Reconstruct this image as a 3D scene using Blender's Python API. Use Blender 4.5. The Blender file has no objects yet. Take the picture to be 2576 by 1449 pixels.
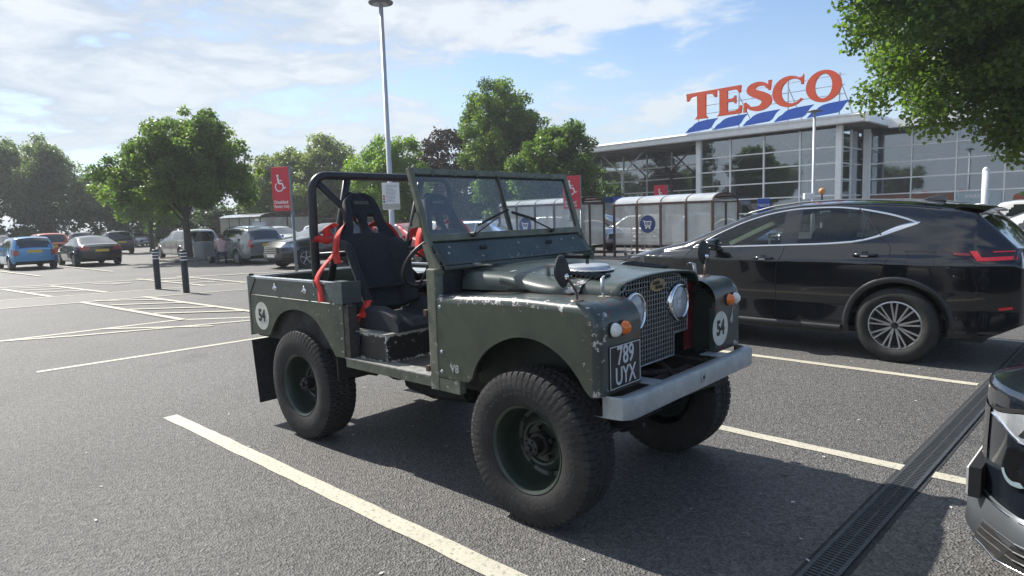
import bpy, bmesh, math, random
import numpy as np
from mathutils import Vector, Matrix
random.seed(7); rng = np.random.default_rng(7)
R = math.radians
sc = bpy.context.scene
COL = sc.collection

# ------------------------------------------------------------------ camera, world, sun, exposure
EYE, PITCH, ROLL = 1.557, .1085, .0322
cam = bpy.data.cameras.new('camera'); camo = bpy.data.objects.new('camera', cam); COL.objects.link(camo)
cam.sensor_width = 36; cam.lens = 36*1631.4/2576; cam.clip_start = .05; cam.clip_end = 2000
cp, sp, cr, sr = math.cos(PITCH), math.sin(PITCH), math.cos(ROLL), math.sin(ROLL)
right0, up0, fwd = Vector((1, 0, 0)), Vector((0, sp, cp)), Vector((0, cp, -sp))
cright, cup = cr*right0-sr*up0, sr*right0+cr*up0
M = Matrix((cright, cup, -fwd)).transposed().to_4x4(); M.translation = Vector((0, 0, EYE))
camo.matrix_world = M; sc.camera = camo
sc.render.resolution_x, sc.render.resolution_y = 1024, 576

SUN_EL = R(44); SUN_DIR = Vector((-.788, .616, 0))
w = bpy.data.worlds.new('World'); sc.world = w; w.use_nodes = True
nt = w.node_tree; nt.nodes.clear(); N = nt.nodes.new; LK = nt.links.new
out = N('ShaderNodeOutputWorld'); bg = N('ShaderNodeBackground'); bg.inputs['Strength'].default_value = .1
sky = N('ShaderNodeTexSky'); sky.sky_type = 'NISHITA'; sky.sun_disc = False
sky.sun_elevation = SUN_EL; sky.sun_rotation = math.atan2(SUN_DIR.x, SUN_DIR.y) % (2*math.pi)
sky.air_density = 1.0; sky.dust_density = .6; sky.ozone_density = 1.5; sky.altitude = 50
tc = N('ShaderNodeTexCoord'); sep = N('ShaderNodeSeparateXYZ'); LK(tc.outputs['Generated'], sep.inputs[0])
def wmath(op, a, b=None, clamp=False):
    m = N('ShaderNodeMath'); m.operation = op; m.use_clamp = clamp
    for i, v in enumerate((a, b)):
        if v is None: continue
        if isinstance(v, (int, float)): m.inputs[i].default_value = v
        else: LK(v, m.inputs[i])
    return m.outputs[0]
zc = wmath('ADD', wmath('MAXIMUM', sep.outputs['Z'], 0), .16)
px = wmath('DIVIDE', sep.outputs['X'], zc); py = wmath('DIVIDE', sep.outputs['Y'], zc)
cmb = N('ShaderNodeCombineXYZ'); LK(px, cmb.inputs[0]); LK(py, cmb.inputs[1])
def wnoise(scale, detail, rough, off):
    mp = N('ShaderNodeMapping'); mp.inputs['Location'].default_value = off; LK(cmb.outputs[0], mp.inputs[0])
    n = N('ShaderNodeTexNoise'); n.inputs['Scale'].default_value = scale; n.inputs['Detail'].default_value = detail
    n.inputs['Roughness'].default_value = rough; n.inputs['Distortion'].default_value = .35; LK(mp.outputs[0], n.inputs['Vector'])
    return n.outputs['Fac']
n1 = wnoise(1.45, 9, .56, (3.1, 1.7, 0)); n2 = wnoise(.42, 3, .5, (8.3, 4.0, 0)); n3 = wnoise(4.2, 7, .6, (1.0, 7.0, 0))
# more cloud toward the left of the view (the sun's side), thin veil elsewhere
side = wmath('MULTIPLY', wmath('ADD', wmath('MULTIPLY', sep.outputs['X'], -.80), wmath('MULTIPLY', sep.outputs['Y'], .16)), .24)
dens = wmath('ADD', wmath('ADD', wmath('MULTIPLY', n1, .75), wmath('MULTIPLY', n2, .5)), wmath('ADD', side, wmath('MULTIPLY', wmath('ADD', n3, -.5), .34)))
mr = N('ShaderNodeMapRange'); mr.interpolation_type = 'SMOOTHSTEP'; LK(dens, mr.inputs[0])
mr.inputs[1].default_value = .60; mr.inputs[2].default_value = .73; mr.inputs[3].default_value = .04; mr.inputs[4].default_value = .93
shade = N('ShaderNodeMapRange'); LK(wmath('ADD', wmath('MULTIPLY', n1, .7), wmath('MULTIPLY', n3, .5)), shade.inputs[0])
shade.inputs[1].default_value = .52; shade.inputs[2].default_value = .68; shade.inputs[3].default_value = 0; shade.inputs[4].default_value = 1
cc = N('ShaderNodeMix'); cc.data_type = 'RGBA'; LK(shade.outputs[0], cc.inputs['Factor'])
cc.inputs['A'].default_value = (3.0, 3.45, 4.1, 1); cc.inputs['B'].default_value = (4.9, 5.2, 5.5, 1)
tint = N('ShaderNodeMix'); tint.data_type = 'RGBA'; tint.blend_type = 'MULTIPLY'; tint.inputs['Factor'].default_value = 1
LK(sky.outputs[0], tint.inputs['A']); tint.inputs['B'].default_value = (.86, .93, 1.0, 1)
mx = N('ShaderNodeMix'); mx.data_type = 'RGBA'; LK(mr.outputs[0], mx.inputs['Factor']); LK(tint.outputs['Result'], mx.inputs['A']); LK(cc.outputs['Result'], mx.inputs['B'])
hz = N('ShaderNodeMapRange'); hz.interpolation_type = 'SMOOTHSTEP'; LK(sep.outputs['Z'], hz.inputs[0]); hz.inputs[1].default_value = -.02; hz.inputs[2].default_value = .30; hz.inputs[3].default_value = .80; hz.inputs[4].default_value = 0
mh_ = N('ShaderNodeMix'); mh_.data_type = 'RGBA'; LK(hz.outputs[0], mh_.inputs['Factor']); LK(mx.outputs['Result'], mh_.inputs['A']); mh_.inputs['B'].default_value = (3.7, 4.25, 4.75, 1)
LK(mh_.outputs['Result'], bg.inputs['Color']); LK(bg.outputs[0], out.inputs[0])

sl = bpy.data.lights.new('sun', 'SUN'); sl.energy = 4.4; sl.angle = R(.5); sl.color = (1, .955, .88)
so = bpy.data.objects.new('sun', sl); COL.objects.link(so)
sd = Vector((SUN_DIR.x*math.cos(SUN_EL), SUN_DIR.y*math.cos(SUN_EL), math.sin(SUN_EL)))
so.rotation_euler = sd.to_track_quat('Z', 'Y').to_euler()
sc.view_settings.view_transform = 'Standard'; sc.view_settings.look = 'None'; sc.view_settings.gamma = 1
sc.view_settings.use_curve_mapping = False; sc.view_settings.exposure = 0.83

# ------------------------------------------------------------------ materials
MATS = {}
def mat(name, col, rough=.6, metal=0., spec=.5, noise=0., nscale=6., bump=0., bscale=40., coat=0., col2=None, wear=None, trans=0., flake=False, emit=0.):
    if name in MATS: return MATS[name]
    m = bpy.data.materials.new(name); m.use_nodes = True; t = m.node_tree; b = t.nodes['Principled BSDF']
    b.inputs['Roughness'].default_value = rough; b.inputs['Metallic'].default_value = metal
    b.inputs['Specular IOR Level'].default_value = spec; b.inputs['Coat Weight'].default_value = coat; b.inputs['Coat Roughness'].default_value = .03
    c = (*col, 1); b.inputs['Base Color'].default_value = c
    tcn = t.nodes.new('ShaderNodeTexCoord'); src = tcn.outputs['Object']; colout = None
    if noise:
        n = t.nodes.new('ShaderNodeTexNoise'); n.inputs['Scale'].default_value = nscale; n.inputs['Detail'].default_value = 8; n.inputs['Roughness'].default_value = .65
        t.links.new(src, n.inputs['Vector'])
        r = t.nodes.new('ShaderNodeMapRange'); t.links.new(n.outputs['Fac'], r.inputs[0]); r.inputs[1].default_value = .3; r.inputs[2].default_value = .7
        mix = t.nodes.new('ShaderNodeMix'); mix.data_type = 'RGBA'; t.links.new(r.outputs[0], mix.inputs['Factor'])
        c2 = col2 or tuple(x*(1-noise) for x in col)
        mix.inputs['A'].default_value = (*c2, 1); mix.inputs['B'].default_value = (*[min(1, x*(1+noise*.6)) for x in col], 1)
        colout = mix.outputs['Result']
        rr = t.nodes.new('ShaderNodeMapRange'); t.links.new(n.outputs['Fac'], rr.inputs[0]); rr.inputs[1].default_value = .3; rr.inputs[2].default_value = .7
        rr.inputs[3].default_value = min(1, rough*1.2); rr.inputs[4].default_value = rough*.85; t.links.new(rr.outputs[0], b.inputs['Roughness'])
    if wear:   # vertex attribute 'wear' times noise: paint chipped to metal / primer
        at = t.nodes.new('ShaderNodeAttribute'); at.attribute_name = 'wear'
        n = t.nodes.new('ShaderNodeTexNoise'); n.inputs['Scale'].default_value = 26; n.inputs['Detail'].default_value = 6; n.inputs['Roughness'].default_value = .75; t.links.new(src, n.inputs['Vector'])
        a = t.nodes.new('ShaderNodeMath'); a.operation = 'MULTIPLY_ADD'; t.links.new(at.outputs['Fac'], a.inputs[0]); a.inputs[1].default_value = .42; t.links.new(n.outputs['Fac'], a.inputs[2])
        at2 = t.nodes.new('ShaderNodeAttribute'); at2.attribute_name = 'primer'
        a2 = t.nodes.new('ShaderNodeMath'); a2.operation = 'MULTIPLY_ADD'; t.links.new(at2.outputs['Fac'], a2.inputs[0]); a2.inputs[1].default_value = -.2; t.links.new(a.outputs[0], a2.inputs[2])
        for thr, wc, mm in ((.705, wear[0], a), (.722, wear[1], a2)):
            s = t.nodes.new('ShaderNodeMapRange'); t.links.new(mm.outputs[0], s.inputs[0]); s.inputs[1].default_value = thr; s.inputs[2].default_value = thr+.015
            mix = t.nodes.new('ShaderNodeMix'); mix.data_type = 'RGBA'; t.links.new(s.outputs[0], mix.inputs['Factor'])
            if colout is None: mix.inputs['A'].default_value = c
            else: t.links.new(colout, mix.inputs['A'])
            mix.inputs['B'].default_value = (*wc, 1); colout = mix.outputs['Result']
    if colout is not None: t.links.new(colout, b.inputs['Base Color'])
    if bump:
        n = t.nodes.new('ShaderNodeTexNoise'); n.inputs['Scale'].default_value = bscale; n.inputs['Detail'].default_value = 6; t.links.new(src, n.inputs['Vector'])
        bp = t.nodes.new('ShaderNodeBump'); bp.inputs['Strength'].default_value = bump; bp.inputs['Distance'].default_value = .02
        t.links.new(n.outputs['Fac'], bp.inputs['Height']); t.links.new(bp.outputs[0], b.inputs['Normal'])
    if emit: b.inputs['Emission Color'].default_value = c; b.inputs['Emission Strength'].default_value = emit
    MATS[name] = m; return m
def glass(name, tint=(.9, .95, .95), haze=.06, hazecol=(.6, .65, .68), refl=1.0, ior=1.45, lit=False):
    if name in MATS: return MATS[name]
    m = bpy.data.materials.new(name); m.use_nodes = True; t = m.node_tree; t.nodes.clear(); n = t.nodes.new
    o = n('ShaderNodeOutputMaterial'); tr = n('ShaderNodeBsdfTransparent'); tr.inputs[0].default_value = (*tint, 1)
    gl = n('ShaderNodeBsdfGlossy'); gl.inputs['Roughness'].default_value = .02; gl.inputs['Color'].default_value = (.86, .93, 1, 1)
    di = n('ShaderNodeBsdfTranslucent' if lit else 'ShaderNodeBsdfDiffuse'); di.inputs[0].default_value = (*hazecol, 1)
    fr = n('ShaderNodeFresnel'); fr.inputs[0].default_value = ior
    mu = n('ShaderNodeMath'); mu.operation = 'MULTIPLY'; mu.inputs[1].default_value = refl; mu.use_clamp = True; t.links.new(fr.outputs[0], mu.inputs[0])
    nz = n('ShaderNodeTexNoise'); nz.inputs['Scale'].default_value = 1.6; nz.inputs['Detail'].default_value = 7
    mh = n('ShaderNodeMapRange'); mh.inputs[1].default_value = .3; mh.inputs[2].default_value = .75; mh.inputs[3].default_value = haze*.8; mh.inputs[4].default_value = haze*1.2
    tcx = n('ShaderNodeTexCoord'); t.links.new(tcx.outputs['Object'], nz.inputs['Vector']); t.links.new(nz.outputs['Fac'], mh.inputs[0])
    if lit:
        d2 = n('ShaderNodeBsdfDiffuse'); d2.inputs[0].default_value = (*hazecol, 1); ad = n('ShaderNodeMixShader'); ad.inputs[0].default_value = .5; t.links.new(di.outputs[0], ad.inputs[1]); t.links.new(d2.outputs[0], ad.inputs[2]); di = ad
    m1 = n('ShaderNodeMixShader'); t.links.new(mh.outputs[0], m1.inputs[0]); t.links.new(tr.outputs[0], m1.inputs[1]); t.links.new(di.outputs[0], m1.inputs[2])
    m2 = n('ShaderNodeMixShader'); t.links.new(mu.outputs[0], m2.inputs[0]); t.links.new(m1.outputs[0], m2.inputs[1]); t.links.new(gl.outputs[0], m2.inputs[2])
    t.links.new(m2.outputs[0], o.inputs[0]); MATS[name] = m; return m
def leafmat(name, dark, light, tr=.35):
    m = bpy.data.materials.new(name); m.use_nodes = True; t = m.node_tree; t.nodes.clear(); n = t.nodes.new
    o = n('ShaderNodeOutputMaterial'); at = n('ShaderNodeAttribute'); at.attribute_name = 'tone'
    mix = n('ShaderNodeMix'); mix.data_type = 'RGBA'; t.links.new(at.outputs['Fac'], mix.inputs['Factor'])
    mix.inputs['A'].default_value = (*dark, 1); mix.inputs['B'].default_value = (*light, 1)
    d = n('ShaderNodeBsdfPrincipled'); d.inputs['Roughness'].default_value = .42; d.inputs['Specular IOR Level'].default_value = .35; t.links.new(mix.outputs['Result'], d.inputs['Base Color'])
    tl = n('ShaderNodeBsdfTranslucent')
    br = n('ShaderNodeMix'); br.data_type = 'RGBA'; br.blend_type = 'MULTIPLY'; br.inputs['Factor'].default_value = 1; t.links.new(mix.outputs['Result'], br.inputs['A']); br.inputs['B'].default_value = (1.7, 1.9, .8, 1)
    t.links.new(br.outputs['Result'], tl.inputs[0])
    ms = n('ShaderNodeMixShader'); ms.inputs[0].default_value = tr; t.links.new(d.outputs[0], ms.inputs[1]); t.links.new(tl.outputs[0], ms.inputs[2])
    t.links.new(ms.outputs[0], o.inputs[0]); return m

# ------------------------------------------------------------------ mesh helpers
class MB:
    def __init__(s): s.v = []; s.f = []
    def add(s, vs, fs):
        o = len(s.v); s.v += [tuple(map(float, p)) for p in vs]; s.f += [tuple(i+o for i in f) for f in fs]; return s
    def box(s, x0, x1, y0, y1, z0, z1):
        return s.add([(x0, y0, z0), (x1, y0, z0), (x1, y1, z0), (x0, y1, z0), (x0, y0, z1), (x1, y0, z1), (x1, y1, z1), (x0, y1, z1)],
                     [(0, 3, 2, 1), (4, 5, 6, 7), (0, 1, 5, 4), (1, 2, 6, 5), (2, 3, 7, 6), (3, 0, 4, 7)])
    def obox(s, c, ax, ay, az):   # oriented box: centre and three half-axis vectors
        c, ax, ay, az = map(Vector, (c, ax, ay, az)); vs = [c+sx*ax+sy*ay+sz*az for sz in (-1, 1) for sx, sy in ((-1, -1), (1, -1), (1, 1), (-1, 1))]
        return s.add(vs, [(0, 3, 2, 1), (4, 5, 6, 7), (0, 1, 5, 4), (1, 2, 6, 5), (2, 3, 7, 6), (3, 0, 4, 7)])
    def bar(s, p0, p1, w, h, up=(0, 0, 1)):
        p0, p1 = Vector(p0), Vector(p1); d = p1-p0; L = d.length; d.normalize(); u = Vector(up)
        if abs(d.dot(u)) > .99: u = Vector((1, 0, 0))
        a = d.cross(u).normalized(); b = a.cross(d).normalized()
        return s.obox((p0+p1)/2, d*L/2, a*w/2, b*h/2)
    def tube(s, path, r, n=10, cap=True, closed=False):
        path = [Vector(p) for p in path]; k = len(path); rs = r if isinstance(r, (list, tuple)) else [r]*k; o = len(s.v); prev = None
        for i, p in enumerate(path):
            if closed: d = path[(i+1) % k]-path[i-1]
            else: d = path[min(i+1, k-1)]-path[max(i-1, 0)]
            d.normalize()
            if prev is None:
                a = d.cross(Vector((0, 0, 1)))
                if a.length < .05: a = d.cross(Vector((1, 0, 0)))
                a.normalize()
            else: a = (prev-d*prev.dot(d)).normalized()
            prev = a; b = d.cross(a)
            for j in range(n):
                t = 2*math.pi*j/n; s.v.append(tuple(p+(a*math.cos(t)+b*math.sin(t))*rs[i]))
        for i in range(k if closed else k-1):
            for j in range(n):
                q = (i+1) % k
                s.f.append((o+i*n+j, o+i*n+(j+1) % n, o+q*n+(j+1) % n, o+q*n+j))
        if cap and not closed:
            s.f.append(tuple(o+j for j in range(n))[::-1]); s.f.append(tuple(o+(k-1)*n+j for j in range(n)))
        return s
    def lathe(s, prof, n=32, c=(0, 0, 0), axis='y', cap=False):
        # prof: (r, h) pairs; axis direction carries h
        o = len(s.v)
        for r, h in prof:
            for j in range(n):
                t = 2*math.pi*j/n; a, b = r*math.cos(t), r*math.sin(t)
                s.v.append({'y': (c[0]+a, c[1]+h, c[2]+b), 'z': (c[0]+a, c[1]+b, c[2]+h), 'x': (c[0]+h, c[1]+a, c[2]+b)}[axis])
        for i in range(len(prof)-1):
            for j in range(n): s.f.append((o+i*n+j, o+i*n+(j+1) % n, o+(i+1)*n+(j+1) % n, o+(i+1)*n+j))
        if cap: s.f.append(tuple(o+j for j in range(n))); s.f.append(tuple(o+(len(prof)-1)*n+j for j in range(n)))
        return s
    def prism(s, poly, a, b, plane='xz'):
        # poly of 2-D points extruded along the remaining axis from a to b
        n = len(poly); o = len(s.v)
        for h in (a, b):
            for p, q in poly: s.v.append({'xz': (p, h, q), 'xy': (p, q, h), 'yz': (h, p, q)}[plane])
        for i in range(n): j = (i+1) % n; s.f.append((o+i, o+j, o+n+j, o+n+i))
        s.f.append(tuple(range(o, o+n))); s.f.append(tuple(range(o+2*n-1, o+n-1, -1))); return s
    def grid(s, P):   # P[i][j] points
        o = len(s.v); n = len(P[0])
        for row in P: s.v += [tuple(map(float, p)) for p in row]
        for i in range(len(P)-1):
            for j in range(n-1): s.f.append((o+i*n+j, o+i*n+j+1, o+(i+1)*n+j+1, o+(i+1)*n+j))
        return s
    def ribbon(s, path, side, w, th=.002):
        # strap: path points, side vectors (one or per point)
        P = []
        for i, p in enumerate(path):
            sv = Vector(side[i] if isinstance(side[0], (tuple, list)) else side).normalized(); P.append([Vector(p)-sv*w/2, Vector(p)+sv*w/2])
        s.grid(P); return s
    def dome(s, c, r, axis=(1, 0, 0), flat=1., n=16, m=6):
        ax = Vector(axis).normalized(); a = ax.cross(Vector((0, 0, 1)))
        if a.length < .1: a = ax.cross(Vector((1, 0, 0)))
        a.normalize(); b = ax.cross(a); o = len(s.v); c = Vector(c)
        for i in range(m):
            t = math.pi/2*i/m
            for j in range(n):
                q = 2*math.pi*j/n; s.v.append(tuple(c+(a*math.cos(q)+b*math.sin(q))*r*math.cos(t)+ax*r*flat*math.sin(t)))
        s.v.append(tuple(c+ax*r*flat))
        for i in range(m-1):
            for j in range(n): s.f.append((o+i*n+j, o+i*n+(j+1) % n, o+(i+1)*n+(j+1) % n, o+(i+1)*n+j))
        for j in range(n): s.f.append((o+(m-1)*n+j, o+(m-1)*n+(j+1) % n, o+m*n))
        return s
def link(o, parent=None):
    COL.objects.link(o)
    if parent is not None: o.parent = parent
    return o
def obj(name, mb, m, parent=None, smooth=False, angle=None, solid=0, bevel=0, fix=True, loc=None):
    me = bpy.data.meshes.new(name)
    if isinstance(mb, bpy.types.Mesh): me = mb
    else:
        me.from_pydata(mb.v, [], mb.f)
        if fix:
            bm = bmesh.new(); bm.from_mesh(me); bmesh.ops.recalc_face_normals(bm, faces=bm.faces[:]); bm.to_mesh(me); bm.free()
    o = bpy.data.objects.new(name, me)
    if not me.materials: me.materials.append(m)
    link(o, parent)
    if loc: o.location = loc
    if smooth or angle:
        me.polygons.foreach_set('use_smooth', [True]*len(me.polygons))
        if angle: me.set_sharp_from_angle(angle=R(angle))
    if solid:
        md = o.modifiers.new('thickness', 'SOLIDIFY'); md.thickness = solid; md.offset = 0
    if bevel:
        md = o.modifiers.new('edge', 'BEVEL'); md.width = bevel; md.segments = 2; md.limit_method = 'ANGLE'
    return o
def tag(o, label=None, cat=None, group=None, kind=None):
    for k, v in (('label', label), ('category', cat), ('group', group), ('kind', kind)):
        if v: o[k] = v
    return o
def thing(name, label, cat, loc=(0, 0, 0), rz=0, group=None):
    o = bpy.data.objects.new(name, None); o.empty_display_size = .2; COL.objects.link(o); o.location = loc; o.rotation_euler = (0, 0, rz)
    return tag(o, label, cat, group)
def dup(root, loc=None, rz=None, label=None, group=None, recolor=None, scale=None):
    r = root.copy(); COL.objects.link(r)
    if loc is not None: r.location = loc
    if rz is not None: r.rotation_euler = (0, 0, rz)
    if scale: r.scale = scale
    if label: r['label'] = label
    if group: r['group'] = group
    elif 'group' in r: del r['group']
    def kids(a, b):
        for ch in list(a.children):
            if ch.name in bpy.data.objects and ch != b:
                c = ch.copy(); COL.objects.link(c); c.parent = b
                if recolor and c.data and c.data.materials and c.data.materials[0].name in recolor:
                    c.data = c.data.copy(); c.data.materials[0] = recolor[ch.data.materials[0].name]
                kids(ch, c)
    kids(root, r); return r
FT = {}
def textmesh(s, size, bold=0., ext=.001, align='CENTER', squeeze=1.):
    cu = bpy.data.curves.new('text', 'FONT'); cu.body = s; cu.size = size; cu.align_x = align; cu.align_y = 'CENTER'; cu.offset = bold; cu.extrude = ext; cu.resolution_u = 3
    o = bpy.data.objects.new('text', cu); COL.objects.link(o); dg = bpy.context.evaluated_depsgraph_get(); dg.update()
    me = bpy.data.meshes.new_from_object(o.evaluated_get(dg)); bpy.data.objects.remove(o)
    me.transform(Matrix.Diagonal((squeeze, 1, 1, 1))); me.materials.clear(); return me
def text(name, s, size, m, parent, origin, xdir, ydir, bold=0., ext=.0012, align='CENTER', squeeze=1.):
    me = textmesh(s, size, bold, ext, align, squeeze); x, y = Vector(xdir).normalized(), Vector(ydir).normalized(); z = x.cross(y)
    T = Matrix((x, y, z)).transposed().to_4x4(); T.translation = Vector(origin); me.transform(T)
    return obj(name, me, m, parent)
def curve_mesh(splines, ext):
    cu = bpy.data.curves.new('c', 'CURVE'); cu.dimensions = '2D'; cu.fill_mode = 'BOTH'; cu.extrude = ext
    for pts in splines:
        sp_ = cu.splines.new('POLY'); sp_.points.add(len(pts)-1); sp_.use_cyclic_u = True
        for q, (a, b) in zip(sp_.points, pts): q.co = (a, b, 0, 1)
    o = bpy.data.objects.new('c', cu); COL.objects.link(o); dg = bpy.context.evaluated_depsgraph_get(); dg.update()
    me = bpy.data.meshes.new_from_object(o.evaluated_get(dg)); bpy.data.objects.remove(o); me.materials.clear(); return me
def place(me, origin, xdir, ydir, s=1.):
    x, y = Vector(xdir).normalized()*s, Vector(ydir).normalized()*s; z = x.cross(y).normalized()
    T = Matrix((x, y, z)).transposed().to_4x4(); T.translation = Vector(origin); me.transform(T); return me
def arc(cx, cy, r, a0, a1, n, ry=None):
    return [(cx+r*math.cos(R(a0+(a1-a0)*i/n)), cy+(ry or r)*math.sin(R(a0+(a1-a0)*i/n))) for i in range(n+1)]
def smoothpath(pts, n=6):
    P = [Vector(p) for p in pts]; o = []
    for i in range(len(P)-1):
        p0, p1, p2, p3 = P[max(i-1, 0)], P[i], P[i+1], P[min(i+2, len(P)-1)]
        for k in range(n):
            t = k/n; o.append(.5*((2*p1)+(-p0+p2)*t+(2*p0-5*p1+4*p2-p3)*t*t+(-p0+3*p1-3*p2+p3)*t**3))
    o.append(P[-1]); return o

black_rubber = mat('black rubber', (.022, .022, .023), .75, noise=.3, nscale=20, bump=.3, bscale=120)
plastic = mat('black plastic', (.02, .021, .023), .5, noise=.2, nscale=30)
dark_metal = mat('dark grimy metal', (.018, .017, .016), .7, .2, noise=.5, nscale=12)
chrome = mat('chrome', (.82, .83, .85), .12, 1.)
silver = mat('satin silver', (.55, .56, .57), .32, .9, noise=.1)
white_paint = mat('white paint', (.72, .73, .73), .45, noise=.12, nscale=8)
white_print = mat('white print', (.78, .78, .77), .5, noise=.05)
black_print = mat('black print', (.015, .015, .016), .5, noise=.05)

# ------------------------------------------------------------------ ground
def asphalt():
    m = bpy.data.materials.new('asphalt'); m.use_nodes = True; t = m.node_tree; b = t.nodes['Principled BSDF']; n = t.nodes.new; lk = t.links.new
    tcx = n('ShaderNodeTexCoord'); src = tcx.outputs['Object']
    v = n('ShaderNodeTexVoronoi'); v.inputs['Scale'].default_value = 95; lk(src, v.inputs['Vector'])
    v2 = n('ShaderNodeTexVoronoi'); v2.inputs['Scale'].default_value = 38; lk(src, v2.inputs['Vector'])
    big = n('ShaderNodeTexNoise'); big.inputs['Scale'].default_value = .35; big.inputs['Detail'].default_value = 7; big.inputs['Roughness'].default_value = .6; lk(src, big.inputs['Vector'])
    mid = n('ShaderNodeTexNoise'); mid.inputs['Scale'].default_value = 26; mid.inputs['Detail'].default_value = 5; mid.inputs['Roughness'].default_value = .7; lk(src, mid.inputs['Vector'])
    r1 = n('ShaderNodeValToRGB'); lk(v.outputs['Color'], r1.inputs[0])
    r1.color_ramp.elements[0].position = .1; r1.color_ramp.elements[0].color = (.055, .053, .051, 1)
    r1.color_ramp.elements[1].position = .9; r1.color_ramp.elements[1].color = (.165, .158, .149, 1)
    m1 = n('ShaderNodeMix'); m1.data_type = 'RGBA'; m1.blend_type = 'MULTIPLY'; m1.inputs['Factor'].default_value = 1; lk(r1.outputs[0], m1.inputs['A'])
    r2 = n('ShaderNodeMapRange'); lk(mid.outputs['Fac'], r2.inputs[0]); r2.inputs[1].default_value = .3; r2.inputs[2].default_value = .7; r2.inputs[3].default_value = .58; r2.inputs[4].default_value = 1.42
    lk(r2.outputs[0], m1.inputs['B'])
    m2 = n('ShaderNodeMix'); m2.data_type = 'RGBA'; m2.blend_type = 'MULTIPLY'; m2.inputs['Factor'].default_value = 1; lk(m1.outputs['Result'], m2.inputs['A'])
    r3 = n('ShaderNodeMapRange'); lk(big.outputs['Fac'], r3.inputs[0]); r3.inputs[1].default_value = .3; r3.inputs[2].default_value = .7; r3.inputs[3].default_value = .78; r3.inputs[4].default_value = 1.18
    lk(r3.outputs[0], m2.inputs['B']); lk(m2.outputs['Result'], b.inputs['Base Color'])
    st_ = n('ShaderNodeTexNoise'); st_.inputs['Scale'].default_value = 1.1; st_.inputs['Detail'].default_value = 3; lk(src, st_.inputs['Vector'])
    sr_ = n('ShaderNodeMapRange'); lk(st_.outputs['Fac'], sr_.inputs[0]); sr_.inputs[1].default_value = .62; sr_.inputs[2].default_value = .72; sr_.inputs[3].default_value = 1; sr_.inputs[4].default_value = .72
    sp2 = n('ShaderNodeTexVoronoi'); sp2.inputs['Scale'].default_value = 1.7; lk(src, sp2.inputs['Vector'])
    s2r = n('ShaderNodeMapRange'); lk(sp2.outputs['Distance'], s2r.inputs[0]); s2r.inputs[1].default_value = .03; s2r.inputs[2].default_value = .06; s2r.inputs[3].default_value = .55; s2r.inputs[4].default_value = 1
    mm_ = n('ShaderNodeMath'); mm_.operation = 'MULTIPLY'; lk(sr_.outputs[0], mm_.inputs[0]); lk(s2r.outputs[0], mm_.inputs[1])
    m4_ = n('ShaderNodeMix'); m4_.data_type = 'RGBA'; m4_.blend_type = 'MULTIPLY'; m4_.inputs['Factor'].default_value = 1; lk(m2.outputs['Result'], m4_.inputs['A']); lk(mm_.outputs[0], m4_.inputs['B']); lk(m4_.outputs['Result'], b.inputs['Base Color'])
    b.inputs['Roughness'].default_value = .66; b.inputs['Specular IOR Level'].default_value = .5
    add = n('ShaderNodeMath'); add.operation = 'ADD'; lk(v.outputs['Distance'], add.inputs[0]); lk(mid.outputs['Fac'], add.inputs[1])
    bp = n('ShaderNodeBump'); bp.inputs['Strength'].default_value = .8; bp.inputs['Distance'].default_value = .011; lk(add.outputs[0], bp.inputs['Height']); lk(bp.outputs[0], b.inputs['Normal'])
    return m
ASPH = asphalt()
g = MB(); g.add([(-260, -90, 0), (260, -90, 0), (260, 420, 0), (-260, 420, 0)], [(0, 1, 2, 3)])
tag(obj('ground', g, ASPH, fix=False), kind='structure')
def paintmat(name, col):
    m = mat(name, col, .6); t = m.node_tree; b = t.nodes['Principled BSDF']; n = t.nodes.new; lk = t.links.new
    tcx = n('ShaderNodeTexCoord'); nz = n('ShaderNodeTexNoise'); nz.inputs['Scale'].default_value = 45; nz.inputs['Detail'].default_value = 8; nz.inputs['Roughness'].default_value = .75; lk(tcx.outputs['Object'], nz.inputs['Vector'])
    rr = n('ShaderNodeMapRange'); lk(nz.outputs['Fac'], rr.inputs[0]); rr.inputs[1].default_value = .34; rr.inputs[2].default_value = .47
    mx_ = n('ShaderNodeMix'); mx_.data_type = 'RGBA'; lk(rr.outputs[0], mx_.inputs['Factor']); mx_.inputs['A'].default_value = (*[c*.30 for c in col], 1); mx_.inputs['B'].default_value = (*col, 1)
    n2_ = n('ShaderNodeTexNoise'); n2_.inputs['Scale'].default_value = 3; n2_.inputs['Detail'].default_value = 5; lk(tcx.outputs['Object'], n2_.inputs['Vector'])
    m3 = n('ShaderNodeMix'); m3.data_type = 'RGBA'; m3.blend_type = 'MULTIPLY'; m3.inputs['Factor'].default_value = .35; lk(mx_.outputs['Result'], m3.inputs['A']); lk(n2_.outputs['Fac'], m3.inputs['B'])
    lk(m3.outputs['Result'], b.inputs['Base Color'])
    bp = n('ShaderNodeBump'); bp.inputs['Strength'].default_value = .4; bp.inputs['Distance'].default_value = .006; lk(nz.outputs['Fac'], bp.inputs['Height']); lk(bp.outputs[0], b.inputs['Normal'])
    return m
LINE = paintmat('road marking', (.60, .565, .45))
def strip(mb, a, b, w=.1, z=.004):
    a, b = Vector((*a, 0)), Vector((*b, 0)); d = (b-a); L = d.length; d.normalize(); s = Vector((-d.y, d.x, 0))*w/2
    k = max(1, int(L/.12)) if L < 12 and a.length < 12 else 1; P = []
    for i in range(k+1):
        c = a+d*L*i/k; j1, j2 = (random.uniform(-.004, .004), random.uniform(-.004, .004)) if k > 1 else (0, 0)
        P.append([c-s*(1+j1*20)+Vector((0, 0, z)), c+s*(1+j2*20)+Vector((0, 0, z))])
    mb.grid(P)
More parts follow.
